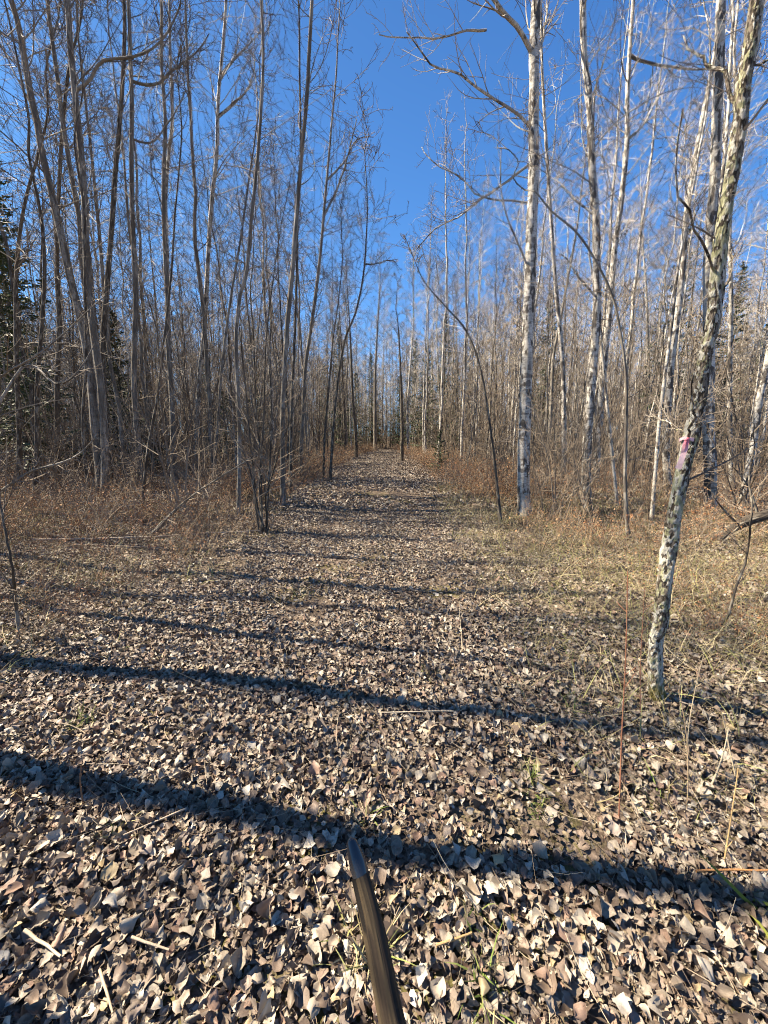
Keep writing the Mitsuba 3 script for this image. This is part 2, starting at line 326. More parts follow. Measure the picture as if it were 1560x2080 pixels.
# ------------------------------------------------------------------ trees traced from the photograph
# (pixels from the base upward; width of the trunk at its base in pixels; total height; bark; branches, first-branch fraction, reach; label)
TRACED = [
    ('birch_tree', [(1065, 1047), (1065, 937), (1069, 802), (1072, 667), (1075, 572), (1077, 471), (1082, 370), (1082, 269), (1084, 168), (1084, 84), (1090, 0)], 26, 19, 'white', 26, .30, 2.3,
     'large white birch right of the trail, the thickest bright trunk, with dark band marks'),
    ('birch_tree', [(1195, 1047), (1193, 970), (1196, 869), (1202, 785), (1212, 634), (1212, 539), (1212, 438), (1208, 337), (1207, 236), (1205, 162), (1198, 101), (1196, 0)], 18, 17, 'white', 30, .28, 2.0,
     'grey white birch with a slight kink high up, right of the largest birch'),
    ('birch_tree', [(1208, 980), (1217, 852), (1228, 718), (1232, 690), (1242, 606), (1250, 505), (1262, 404), (1272, 303), (1274, 202), (1281, 101), (1289, 0)], 15, 20, 'white', 34, .25, 2.4,
     'bright white birch leaning right, its foot just behind the kinked grey white birch'),
    ('birch_tree', [(1143, 987), (1144, 802), (1139, 684), (1131, 606), (1121, 505), (1112, 404), (1102, 269), (1095, 135), (1092, 0)], 10, 18, 'white', 26, .3, 1.9,
     'slim pale birch leaning left between the largest birch and the kinked one'),
    ('birch_tree', [(1440, 1054), (1439, 937), (1437, 836), (1441, 735), (1444, 606), (1444, 539), (1449, 438), (1454, 337), (1454, 269), (1457, 135), (1461, 0)], 22, 18, 'white', 30, .3, 2.2,
     'thick greyish birch standing straight behind the lichen covered tree with the tape'),
    ('lichen_tree', [(1340, 1425), (1332, 1300), (1335, 1256), (1341, 1206), (1350, 1139), (1364, 1054), (1381, 970), (1394, 920), (1405, 879), (1421, 802), (1437, 701), (1447, 673), (1456, 606), (1461, 539), (1471, 454), (1488, 353), (1503, 252), (1511, 168), (1525, 84), (1535, 0)], 26, 7.5, 'lichen', 16, .5, 1.1,
     'nearest tree on the right, leaning, crusted with pale lichen and wearing pink tape'),
    ('birch_tree', [(1444, 1030), (1440, 800), (1446, 640), (1456, 520), (1461, 421), (1478, 320), (1493, 219), (1504, 101), (1515, 0)], 9, 15, 'white', 24, .3, 1.6,
     'slim bright birch rising beside the upper trunk of the lichen covered tree'),
    ('birch_tree', [(1358, 1004), (1355, 903), (1358, 802), (1363, 718), (1371, 650), (1380, 572), (1387, 488), (1393, 421), (1404, 353), (1417, 269), (1427, 202), (1437, 135), (1446, 60), (1450, 0)], 14, 18, 'white', 30, .28, 2.0,
     'white birch leaning gently right, just left of the lichen covered tree'),
    ('dark_sapling', [(1279, 1098), (1272, 987), (1271, 869), (1269, 768), (1255, 673), (1242, 613), (1208, 539), (1168, 478), (1114, 431), (1085, 395)], 6.5, 5.3, 'grey', 14, .3, 1.2,
     'slim dark crooked tree bending left across the white birches on the right'),
    ('birch_tree', [(1313, 943), (1316, 869), (1318, 768), (1314, 600), (1308, 450), (1306, 300)], 9, 16, 'white', 24, .35, 1.7,
     'thin pale straight birch far back, left of the tree with the tape'),
    ('birch_sapling', [(1323, 1064), (1329, 937), (1337, 836), (1346, 760), (1358, 660), (1366, 560)], 7, 8.5, 'white', 18, .35, 1.0,
     'thin pale sapling leaning right, close in front on the left of the lichen covered tree'),
    ('birch_tree', [(1506, 1047), (1511, 1004), (1525, 920), (1541, 819), (1560, 735), (1590, 560)], 13, 15, 'white', 24, .3, 1.8,
     'pale birch leaning right at the right edge beside the fallen log'),
    ('birch_tree', [(1488, 1000), (1484, 900), (1484, 768), (1481, 600), (1478, 450), (1490, 300)], 9, 16, 'white', 24, .3, 1.8,
     'thin pale straight birch behind the fallen log at the right'),
    ('birch_sapling', [(1255, 1037), (1252, 987), (1242, 886), (1232, 788), (1222, 690), (1205, 560)], 6, 8, 'white', 18, .3, 1.0,
     'thin pale sapling leaning left, between the kinked birch and the crooked dark tree'),
    ('curved_sapling', [(1018, 1064), (1005, 937), (991, 836), (971, 735), (941, 667), (907, 629), (857, 569), (840, 530), (823, 488)], 6, 4.6, 'dark', 12, .35, .8,
     'thin sapling arching far left over the right edge of the trail'),
    ('dark_sapling', [(1112, 960), (1118, 830), (1124, 720), (1131, 684), (1150, 572), (1168, 454), (1181, 337), (1195, 236)], 8, 14, 'grey', 24, .3, 1.6,
     'thin grey tree leaning right behind the largest birch'),
    ('grey_sapling', [(1107, 963), (1110, 850), (1112, 735), (1112, 600), (1118, 480)], 4, 7, 'grey', 14, .3, 1.2,
     'very thin dark straight tree just right of the foot of the largest birch'),
    # the left side
    ('aspen_tree', [(209, 1017), (195, 880), (178, 740), (162, 656), (141, 572), (125, 498), (101, 387), (79, 303), (67, 242), (50, 182), (34, 111), (15, 27)], 19, 18, 'grey', 30, .28, 2.4,
     'pale aspen leaning far left from a shared foot, at the upper left'),
    ('aspen_tree', [(203, 1010), (198, 900), (195, 802), (178, 640), (168, 539), (162, 454), (148, 387), (131, 303), (116, 229), (108, 175), (94, 87), (81, 0)], 14, 17, 'grey', 26, .3, 2.0,
     'grey aspen leaning left, second from the left of the stems sharing one foot'),
    ('aspen_tree', [(213, 1018), (205, 800), (192, 673), (185, 606), (180, 505), (175, 387), (168, 303), (158, 202), (151, 101), (148, 0)], 17, 18, 'grey', 28, .28, 2.3,
     'dark grey aspen almost upright, with a crooked pale branch reaching right'),
    ('aspen_tree', [(226, 1000), (216, 890), (210, 760), (210, 690), (215, 572), (219, 471), (224, 353), (230, 269), (237, 168), (239, 84), (237, 0)], 14, 18, 'dark', 28, .3, 2.2,
     'dark aspen leaning slightly right, rightmost of the stems sharing one foot'),
    ('dark_tree', [(118, 1004), (116, 903), (118, 768), (118, 640), (111, 572), (108, 471), (111, 370), (118, 252), (126, 151), (133, 84), (141, 50), (145, 0)], 12, 15, 'dark', 26, .2, 1.9,
     'slim dark wavy tree at far left, left of the stems that share one foot'),
    ('aspen_tree', [(284, 997), (283, 903), (274, 802), (273, 667), (274, 606), (271, 505), (269, 404), (269, 303), (269, 202), (264, 101), (259, 0)], 13, 19, 'grey', 28, .28, 2.2,
     'straight grey aspen, first trunk right of the stems sharing one foot'),
    ('aspen_tree', [(357, 987), (353, 903), (347, 802), (337, 684), (337, 606), (332, 505), (328, 438), (325, 337), (323, 219), (313, 118), (310, 0)], 12, 20, 'grey', 30, .3, 2.3,
     'left one of a close pair of pale aspens that cross at the left'),
    ('aspen_tree', [(352, 982), (349, 850), (345, 720), (343, 640), (342, 522), (338, 421), (343, 320), (352, 236), (350, 101), (350, 0)], 10, 20, 'white', 28, .35, 2.0,
     'right one of the close pair of pale aspens, whiter and a little thinner'),
    ('aspen_tree', [(396, 970), (399, 886), (406, 768), (416, 690), (422, 606), (426, 522), (434, 421), (448, 320), (454, 219), (466, 118), (475, 0)], 12, 22, 'white', 36, .28, 2.6,
     'bright white trunk leaning right, the whitest on the left of the trail'),
    ('grey_sapling', [(483, 1047), (485, 937), (485, 836), (481, 718), (491, 600), (501, 572), (515, 437), (525, 337), (533, 236), (538, 101), (535, 0)], 9, 14, 'grey', 26, .25, 1.6,
     'slim grey tree left of the many stemmed clump by the trail'),
    ('aspen_tree', [(574, 1034), (574, 970), (574, 869), (579, 751), (586, 634), (592, 572), (599, 471), (606, 370), (613, 286), (621, 202), (628, 84), (633, 0)], 12, 16, 'grey', 28, .25, 1.9,
     'upright grey aspen at the left edge of the trail, right of the many stemmed clump'),
    ('grey_sapling', [(590, 1010), (592, 860), (598, 690), (602, 540), (604, 404), (611, 303), (609, 168), (607, 34)], 7, 15, 'dark', 24, .3, 1.5,
     'thin dark tree close behind the upright aspen at the left edge of the trail'),
    ('aspen_tree', [(611, 970), (611, 937), (616, 836), (621, 735), (631, 673), (643, 589), (653, 505), (660, 421), (666, 353), (675, 252), (685, 151), (690, 60)], 10, 17, 'grey', 34, .28, 2.6,
     'grey aspen leaning right towards the sky gap, left of the trail'),
    ('curved_sapling', [(671, 980), (677, 869), (685, 785), (703, 684), (722, 640), (740, 555), (744, 505), (747, 427), (742, 320)], 7, 11, 'dark', 22, .4, 1.5,
     'thin curved tree at the left trail edge with its top against the open sky'),
    ('grey_sapling', [(657, 975), (660, 880), (668, 790), (676, 700), (690, 600)], 5, 10, 'dark', 18, .4, 1.2,
     'thin dark tree just left of the thin curved tree at the trail edge'),
    ('grey_sapling', [(433, 985), (440, 880), (452, 740), (470, 600), (490, 470), (510, 330)], 7, 14, 'grey', 24, .3, 1.5,
     'thin grey tree leaning right between the whitest left trunk and the slim grey tree'),
    ('dark_tree', [(40, 1010), (38, 900), (36, 780), (30, 640), (28, 500), (40, 390), (62, 300), (80, 190)], 11, 12, 'dark', 26, .2, 1.7,
     'dark crooked tree in the thicket near the left edge'),
    ('dark_tree', [(72, 1025), (78, 900), (82, 770), (92, 650), (97, 520), (90, 420), (78, 330)], 10, 11, 'dark', 24, .2, 1.6,
     'dark leaning tree in the thicket, second from the left edge'),
    ('grey_sapling', [(186, 1030), (176, 940), (172, 840), (178, 760), (178, 640)], 7, 10, 'dark', 20, .3, 1.3,
     'thin dark bent tree just left of the stems sharing one foot'),
    ('leaning_sapling', [(290, 1045), (300, 930), (320, 800), (338, 640), (352, 520)], 6, 9, 'dark', 20, .3, 1.3,
     'thin dark sapling leaning right in front of the close pair of aspens'),
    ('dark_tree', [(724, 930), (722, 880), (716, 800), (712, 700), (706, 600), (700, 500)], 8, 14, 'dark', 24, .3, 1.6,
     'dark tree at the left side of the trail where it narrows'),
    ('dark_tree', [(702, 926), (700, 860), (696, 760), (690, 640), (680, 540)], 7, 14, 'dark', 22, .3, 1.5,
     'dark tree one trunk left of where the trail narrows'),
    ('dark_tree', [(816, 938), (817, 880), (815, 800), (812, 720), (806, 640)], 8, 11, 'dark', 22, .3, 1.3,
     'dark stubby tree at the right side of the trail where it narrows'),
    ('aspen_tree', [(762, 916), (762, 850), (762, 768), (765, 700), (768, 640), (772, 560), (772, 495)], 8, 22, 'grey', 40, .2, 3.2,
     'tall straight aspen in the middle at the far end of the trail'),
    ('birch_tree', [(831, 922), (828, 836), (833, 751), (840, 644), (840, 560), (842, 480)], 6, 18, 'white', 30, .3, 2.0,
     'thin pale birch right of the far end of the trail'),
    ('birch_tree', [(894, 922), (895, 860), (891, 760), (888, 660), (893, 560)], 6, 17, 'white', 30, .3, 2.0,
     'thin pale birch standing over the rusty weeds right of the far trail'),
    ('birch_tree', [(862, 930), (860, 850), (862, 750), (866, 650)], 5, 14, 'white', 26, .3, 1.7,
     'thin pale trunk between the two thin birches right of the far trail'),
]
# hand-traced limbs: owner's label start -> [(pixels from the trunk outward), width in pixels, how many metres nearer (-) or farther (+) the tip is]
LIMBS = {
    0: [([(1083, 108), (1040, 81), (988, 61), (940, 38), (907, 25), (867, 0)], 9, -1.2),
        ([(988, 61), (950, 72), (905, 98), (860, 118), (815, 132), (770, 142)], 4, -.6),
        ([(1079, 275), (1040, 236), (968, 202), (924, 180), (873, 175), (850, 155), (823, 135)], 6, -.5),
        ([(1074, 330), (1045, 352), (981, 392), (938, 418), (890, 431), (850, 468)], 5, .8),
        ([(1076, 410), (1040, 407), (981, 392), (941, 343), (900, 313), (877, 279), (868, 246)], 4, .7),
        ([(1088, 120), (1102, 70), (1116, 20), (1130, -40)], 8, .3), ([(1073, 560), (1030, 480), (1000, 430), (985, 380)], 4, -1.0)],
    1: [([(1208, 600), (1160, 575), (1120, 560), (1085, 570)], 4, -1.0), ([(1212, 430), (1180, 400), (1150, 350), (1120, 300)], 4, .6)],
    2: [([(1282, 105), (1330, 140), (1390, 160), (1445, 170)], 6, -.6), ([(1268, 300), (1310, 250), (1345, 190), (1380, 120)], 6, .5)],
    5: [([(1408, 880), (1440, 845), (1490, 800), (1560, 752)], 9, .4), ([(1408, 885), (1470, 850), (1540, 825)], 4, .8),
        ([(1398, 905), (1382, 880), (1374, 830), (1368, 760)], 6, -.1), ([(1450, 640), (1490, 590), (1530, 540), (1570, 480)], 8, .2),
        ([(1500, 230), (1495, 140), (1480, 60), (1470, -30)], 9, .2), ([(1520, 160), (1545, 125), (1575, 100)], 6, .1),
        ([(1460, 560), (1420, 520), (1370, 455), (1325, 400), (1305, 310)], 5, -.2)],
    19: [([(166, 200), (190, 170), (215, 137), (260, 135), (310, 132), (350, 112), (380, 70), (400, 10)], 6, -.5)],
    22: [([(270, 172), (300, 165), (340, 125), (365, 90), (400, 20)], 6, .6), ([(270, 300), (295, 285), (330, 240), (365, 150)], 4, .3)],
    25: [([(460, 180), (480, 120), (505, 60), (520, 0)], 5, .8), ([(455, 240), (490, 225), (515, 200), (530, 150)], 5, -.5)],
    29: [([(655, 440), (690, 380), (710, 320), (725, 260)], 5, -.4), ([(661, 380), (700, 330), (730, 280), (760, 270)], 4, .3)],
    30: [([(742, 536), (770, 538), (800, 533), (815, 545)], 3, .0)],
}
heroes = []


def spline(pts, n):
    pts = np.asarray(pts, float)
    s = np.concatenate([[0], np.cumsum(np.linalg.norm(np.diff(pts, axis=0), axis=1))])
    return PchipInterpolator(s, pts, axis=0)(np.linspace(0, s[-1], n))


def traced_tree(k, name, px, width, tall, bark, count, start, reach, label):
    rng = np.random.default_rng(1000 + k)
    gx, gy = ground_at(*px[0])
    z0 = float(height(gx, gy))
    pts = np.array([at(a, b, gy) for a, b in px])
    pts[:, 1] += np.linspace(0, 1, len(pts)) * rng.normal(0, 0.02) * pts[:, 2] + 0.04 * np.sin(pts[:, 2] * 0.9 + k) * (pts[:, 2] > 0.5)
    pts[0, 2] = z0 - 0.06
    seen = len(pts)
    if pts[-1, 2] < tall - 0.3:
        d = unit(pts[-1] - pts[-3])
        d = unit(d + [0, 0, 0.5])
        more = tall - pts[-1, 2]
        for s in np.linspace(0.15, 1, 6):
            pts = np.vstack([pts, pts[seen - 1] + d * more * s / d[2] + rng.normal(0, 0.05 + 0.03 * s, 3) * [1, 1, 0]])
    depth = gy * math.cos(PITCH) + EYE * math.sin(PITCH)
    r0 = width / 2 / F_PX * depth * (0.86 if px[0][0] < 700 else 0.95)
    near = gy < 9
    n = 320 if bark == 'lichen' else 90 if near else 48
    P = spline(pts, n)
    h = np.linspace(0, 1, n)
    R = r0 * (1 - h) ** 0.9 * 0.97 + 0.004
    R = R + r0 * (0.12 if bark == 'lichen' else 0.45) * np.exp(-h * tall / 0.16)
    key = fresh(name)
    mesh, uv = trunk_tube(P, R, 20 if near else 12, rng, 0.16 if bark == 'lichen' else 0.09, v0=0 if bark == 'lichen' else 0.0)
    uv = uv + [k * 3.7, 0]
    tag(key, label, 'tree')
    add(key + '__trunk', mesh, BARK[bark], smooth=True, uv=uv)
    rmin = 0.0013 if bark == 'lichen' else 0.0028 if near else 0.0024 + 0.00018 * gy
    parts = crown(P, R, rng, int(count * 1.35), start, reach, kids=(5, 3), segs=(9, 6, 3), rmin=rmin, up=.085)
    parts += crown(P, R, rng, 7, 0.12, reach * 0.45, kids=(4, 3), rmin=rmin, lift=25)
    for line, w, dy in LIMBS.get(k, ()):
        q = np.array([at(a, b, gy) for a, b in line])
        tt = np.linspace(0, 1, len(q))
        first = np.argmin(np.linalg.norm(P - q[0], axis=1))
        gap = np.linalg.norm(P[first] - q[0])
        q[:, 1] += dy * tt ** 1.2 + (P[first, 1] - gy) * (1 - tt) * (gap < 0.5)
        if gap < 0.5:
            q[0] = P[first]
        L = spline(q, 16)
        L[1:] += np.cumsum(rng.normal(0, 0.008, (15, 3)), 0)
        r = w / 2 / F_PX * gy * (0.6 if bark == 'lichen' else 0.8)
        RL = np.linspace(1, 0.3, 16) * r + 0.002
        lm, luv = trunk_tube(L, RL, 8, rng, 0.10)
        add(fresh(key + '__branch'), lm, BARK[bark], smooth=True, uv=luv + [k, k])
        parts += fan_out(L[None], RL[None], rng, kids=(11, 5), segs=(5, 3), rmin=rmin, ratio=(0.42, 0.42), up=0.09, taper=.32 if bark == 'lichen' else .5)
    add(key + '__crown', join(parts), 'm_brown_shaded_twig' if bark != 'white' else 'm_twig', kind='stuff')
    heroes.append((key, px[0], gx, gy, label))


for k, row in enumerate(TRACED):
    traced_tree(k, *row)

# the clump of stems at the left edge of the trail
def clump(name, base, tops, width, tall, label, seed, bark='dark'):
    rng = np.random.default_rng(seed)
    gx, gy = ground_at(*base)
    key = fresh(name)
    tag(key, label, 'shrub')
    parts = []
    for top in tops:
        line = [np.array([gx + rng.normal(0, 0.06), gy + rng.normal(0, 0.08), float(height(gx, gy)) - 0.05])] + [at(a, b, gy + rng.normal(0, 0.1)) for a, b in top]
        L = spline(line, 26)
        L += np.cumsum(rng.normal(0, 0.004, L.shape), 0) * [1, 1, 0]
        r = width / 2 / F_PX * gy * rng.uniform(0.7, 1.1)
        R = np.linspace(1, 0.25, 26) * r
        m, uv = trunk_tube(L, R, 8, rng, 0.08)
        add(fresh(key + '__stem'), m, BARK[bark], smooth=True, uv=uv + rng.random(2) * 9)
        parts += fan_out(L[None], R[None], rng, kids=(16, 4), segs=(4, 2), rmin=0.0022, ratio=(0.22, 0.4), up=0.06)
    add(key + '__crown', join(parts), 'm_brush', kind='stuff')
    heroes.append((key, base, gx, gy, label))


clump('stem_clump', (533, 1082), [[(528, 1000), (535, 850), (540, 701), (557, 572), (582, 421), (594, 347)], [(545, 1010), (552, 880), (550, 740), (552, 617)], [(520, 1020), (512, 900), (500, 760), (492, 640)],
      [(540, 1030), (560, 940), (590, 850), (622, 770)], [(531, 1040), (530, 930), (518, 800), (524, 690), (540, 560)], [(526, 1045), (505, 950), (470, 880), (430, 820)]], 6, 5,
      'clump of thin dark stems at the left edge of the trail', 71)
clump('bare_shrub', (45, 1300), [[(32, 1240), (20, 1150), (4, 1040), (-12, 900)]], 9, 3, 'single dark curved stem close by at the left edge of the picture', 72)
clump('bare_shrub', (1478, 1285), [[(1484, 1240), (1500, 1180), (1520, 1130), (1532, 1040), (1528, 960), (1535, 860)]], 6, 3, 'dark crooked thin shrub stem at the right, before the fallen log', 73)
clump('bare_shrub', (300, 1085), [[(340, 1050), (385, 1010), (450, 965), (505, 930)], [(330, 1065), (400, 1000), (470, 955)]], 7, 2, 'bare low branch leaning right over the weeds at the left', 74, 'grey')
clump('bare_shrub', (-60, 1060), [[(0, 1000), (60, 960), (150, 930), (200, 880)], [(0, 770), (80, 720), (150, 660), (215, 600)], [(10, 800), (60, 740), (120, 780), (190, 700)]], 9, 3, 'bare pale boughs reaching in from the left edge', 75, 'grey')

# ------------------------------------------------------------------ kinds of background tree, shrub and spruce (shape groups)
def tree_group(name, seed, tall, dia, bark, count, start, reach, kids, segs, sides, rmin, lean):
    rng = np.random.default_rng(seed)
    n = 26
    z = np.linspace(-0.1, tall, n)
    P = np.stack([np.cumsum(rng.normal(0, 0.035, n)) + lean * (np.maximum(z, 0) / tall) ** 1.5, np.cumsum(rng.normal(0, 0.035, n)), z], -1)
    h = np.linspace(0, 1, n)
    R = dia / 2 * ((1 - h) ** 0.8 + 0.4 * np.exp(-h * tall / 0.18)) + 0.005
    mesh, uv = trunk_tube(P, R, 8, rng, 0.07)
    parts = crown(P, R, rng, count, start, reach, kids=kids, segs=segs, sides=sides, rmin=rmin)
    scene[name] = {'type': 'shapegroup', 'trunk': mikit.ply(mesh, BARK[bark], smooth=True, uv=uv + [seed, 0]), 'crown': mikit.ply(join(parts), 'm_far_twig' if bark == 'white' or name.startswith('far') else 'm_brush' if name.startswith('pole') else 'm_brown_shaded_twig')}


MID = []
for i, (tall, dia, bark, lean) in enumerate([(15, .13, 'white', .6), (17, .16, 'white', .3), (13, .10, 'white', 1.0), (16, .12, 'white', .2), (16, .15, 'grey', .7), (14, .11, 'grey', .3), (12, .09, 'dark', .9), (15, .13, 'dark', .4), (10, .07, 'dark', .6), (11, .08, 'grey', 1.1)]):
    tree_group(f'tree_kind_{i}', 300 + i, tall, dia, bark, 30, .22, 2.0, (5, 4), (5, 3, 2), (3, 3, 3), 0.0045, lean)
    MID.append((f'tree_kind_{i}', bark))
FAR = []
for i, (tall, dia, bark) in enumerate([(17, .17, 'white'), (15, .14, 'white'), (19, .18, 'grey'), (14, .13, 'grey'), (16, .15, 'dark'), (12, .11, 'white')]):
    tree_group(f'far_kind_{i}', 400 + i, tall * 1.08, dia, bark, 30, .15, 2.3, (5, 3), (4, 2, 1), (3, 3, 3), 0.011, .4)
    FAR.append(f'far_kind_{i}')


def shrub_group(name, seed, tall, stems, spread, rmin):
    rng = np.random.default_rng(seed)
    S = np.stack([rng.normal(0, .12, stems), rng.normal(0, .12, stems), np.full(stems, -.05)], -1)
    az = rng.random(stems) * 6.28
    D = np.stack([np.cos(az) * spread, np.sin(az) * spread, np.ones(stems)], -1) * 1.0
    L = tall * rng.uniform(.55, 1.1, stems)
    B = grow(S, D, L, 6, 0.04, 0.07, rng)
    R = np.linspace(1, .3, 7)[None] * (0.004 + 0.0045 * L)[:, None]
    stem = tubes(B, R, 4)
    tw = fan_out(B, R, rng, kids=(8, 4), segs=(3, 2), rmin=rmin, ratio=(.33, .42), up=.05)
    scene[name] = {'type': 'shapegroup', 'stems': mikit.ply(stem, 'm_brush'), 'twigs': mikit.ply(join(tw), 'm_brush')}


SHRUB = []
for i, (tall, stems, spread) in enumerate([(2.2, 6, .3), (3.2, 5, .22), (4.2, 6, .18), (1.5, 8, .5), (5.0, 4, .15), (2.6, 7, .45)]):
    shrub_group(f'shrub_kind_{i}', 500 + i, tall, stems, spread, 0.0034)
    SHRUB.append(f'shrub_kind_{i}')


def spruce_group(name, seed, tall, wide):
    rng = np.random.default_rng(seed)
    z = np.linspace(-.1, tall, 16)
    P = np.stack([z * 0, z * 0, z], -1)
    tr, uv = trunk_tube(P, 0.012 + (1 - np.linspace(0, 1, 16)) * tall * .009, 7, rng)
    vs, cs = [], []
    n = int(tall * 19)
    for k in range(n):
        t = 0.08 + 0.91 * (k + rng.random()) / n
        L = wide * (1 - t) ** 0.85 * rng.uniform(.6, 1.15) + .08
        az = rng.random() * 6.28
        d = np.array([math.cos(az), math.sin(az), 0.25 - 0.65 * (1 - t)])
        s = np.array([-math.sin(az), math.cos(az), 0])
        m = int(8 + L * 15)
        u = rng.random(m) ** 0.7
        c = np.array([0, 0, t * tall]) + u[:, None] * L * d + np.array([0, 0, 1]) * (0.25 * L * u ** 2)[:, None] + s * (rng.normal(0, .12, m) * L * (1.1 - .6 * u))[:, None] + rng.normal(0, .02, (m, 3))
        e = unit(d + s * rng.normal(0, .8, (m, 1)) + rng.normal(0, .25, (m, 3)))
        g = unit(np.cross(e, rng.normal(0, 1, (m, 3)) + [0, 0, 1.5]))
        ln, wd = rng.uniform(.12, .26, (m, 1)), rng.uniform(.022, .05, (m, 1))
        vs.append(np.stack([c - e * ln * .4 + g * wd, c - e * ln * .4 - g * wd, c + e * ln * .6], 1))
        col = np.array([.045, .062, .028]) * rng.uniform(.6, 1.5, (m, 1)) + (rng.random((m, 1)) < .05) * np.array([.05, .03, .005])
        cs.append(np.repeat(col, 3, 0))
    v = np.concatenate(vs).reshape(-1, 3)
    scene[name] = {'type': 'shapegroup', 'trunk': mikit.ply(tr, 'm_dark_bark', smooth=True, uv=uv), 'foliage': mikit.ply((v, np.arange(len(v)).reshape(-1, 3)), 'm_needles', color=np.concatenate(cs))}


for i, (tall, wide) in enumerate([(9, 1.7), (12, 2.1), (6, 1.5), (4, 1.2)]):
    spruce_group(f'spruce_kind_{i}', 600 + i, tall, wide)

# ------------------------------------------------------------------ where they stand
ORD = 'first second third fourth fifth sixth seventh eighth ninth tenth eleventh twelfth thirteenth fourteenth fifteenth'.split()
NICK = ['largest birch', 'kinked birch', 'bright right leaning birch', 'slim left leaning birch', 'thick birch behind the taped tree', 'lichen covered tree', 'slim birch beside the lichen tree', 'birch left of the lichen tree',
        'crooked dark tree', 'thin straight far birch', 'pale sapling before the lichen tree', 'birch at the right edge', 'birch behind the fallen log', 'left leaning pale sapling', 'arching sapling', 'grey tree behind the largest birch',
        'thin tree beside the largest birch', 'far left leaning aspen', 'second aspen of the shared foot', 'upright aspen with the crooked branch', 'rightmost aspen of the shared foot', 'wavy dark tree', 'straight grey aspen',
        'left aspen of the close pair', 'right aspen of the close pair', 'whitest left trunk', 'slim tree by the stem clump', 'upright aspen at the trail', 'dark tree behind the trailside aspen', 'aspen leaning to the sky gap',
        'curved trailside tree', 'dark tree beside the curved one', 'thin tree right of the whitest trunk', 'crooked tree near the left edge', 'dark leaning thicket tree', 'bent tree at the shared foot', 'leaning dark sapling',
        'dark tree where the trail narrows', 'dark tree left of the narrowing', 'stubby tree right of the narrowing', 'tall aspen at the trail end', 'pale birch near the trail end', 'birch over the rusty weeds', 'trunk between the far birches',
        'stem clump', 'dark curved left stem', 'crooked right shrub stem', 'low leaning branch', 'left edge boughs']
placed = [(h[2], h[3]) for h in heroes]


def scatter(n, seed, y0, y1, gap, inside, power=1.0, wide=1.08, blocked=None, tries=200000):
    """n spots in the wedge ahead, no two nearer than gap, where inside(x, y) allows it."""
    rng = np.random.default_rng(seed)
    out = list(blocked or ())
    k0 = len(out)
    grid = {}
    def cell(x, y): return int(math.floor(x / gap)), int(math.floor(y / gap))
    for p in out: grid.setdefault(cell(*p), []).append(p)
    for _ in range(tries):
        if len(out) - k0 >= n:
            break
        y = y0 + (y1 - y0) * rng.random() ** power
        x = rng.uniform(-wide * y - 1, wide * y + 1)
        if not inside(x, y):
            continue
        cx, cy = cell(x, y)
        if any((x - a) ** 2 + (y - b) ** 2 < gap * gap for i in (-1, 0, 1) for j in (-1, 0, 1) for a, b in grid.get((cx + i, cy + j), ())):
            continue
        out.append((x, y)); grid.setdefault((cx, cy), []).append((x, y))
    return out[k0:]


def clear(m):
    return lambda x, y: off_trail(np.array(x), np.array(y)) > m


# trees beyond the left edge of the picture, whose shadows lie across the trail
rng = np.random.default_rng(5)
for i, (x, y, g, s) in enumerate([(-3.3, 1.76, 3, 1.15), (-4.2, 2.85, 5, 1.0), (-4.9, 3.75, 6, 1.0), (-5.6, 4.85, 7, 1.0), (-7.2, 5.9, 0, 1.0), (-8.6, 7.3, 5, 1.0), (-6.6, 3.2, 9, 1.0), (-9.6, 4.9, 4, 1.0), (-2.2, 1.0, 8, .8), (-11, 8.6, 7, 1.0), (-5.2, 1.2, 6, 1.0)]):
    instance(fresh('shade_tree'), MID[g][0], x, y, float(height(x, y)), rng.uniform(0, 360), s)
    tag('shade_tree' if i == 0 else f'shade_tree_{i:03d}', f'bare tree beyond the left edge that throws the {ORD[[1, 2, 3, 4, 6, 7, 5, 8, 0, 9, 10][i]]} shadow from the bottom', 'tree', 'shade trees beyond the left edge')

# trees behind the traced ones, each named by its place among them
spots = scatter(235, 21, 11.5, 42, 1.25, lambda x, y: clear(.5)(x, y) and not (0 < x < .42 * y and y < 19), power=.85, wide=1.02, blocked=placed)
anchors = sorted([(to_px((h[2], h[3], 0.8))[0], h[4]) for h in heroes])
SHORT = {h[4]: k for h, k in zip(heroes, NICK)}
by_gap = {}
rng = np.random.default_rng(22)
for x, y in sorted(spots, key=lambda p: to_px((p[0], p[1], 0.8))[0]):
    side = rng.random()
    kinds = [0, 1, 2, 3, 3, 1, 0, 5, 7 if y > 22 else 2] if x > 0 else [4, 5, 6, 7, 8, 9, 0, 3, 5]
    g, bark = MID[kinds[int(side * len(kinds))]]
    key = fresh('bare_tree')
    s = rng.uniform(.85, 1.15)
    instance(key, g, x, y, float(height(x, y)), rng.uniform(0, 360), s)
    px = to_px((x, y, 0.8))[0]
    left = [a for a in anchors if a[0] <= px]
    a, where = (left[-1][1], 'right') if left else (anchors[0][1], 'left')
    tone = {'white': 'pale', 'grey': 'grey', 'dark': 'dark'}[bark]
    c = by_gap.setdefault((a, where, tone), [0]); c[0] += 1
    text = SHORT[a]
    tag(key, f'{ORD[min(c[0], 15) - 1]} slim {tone} tree behind, {where} of the {text}', 'tree', 'slim trees standing in the woods')

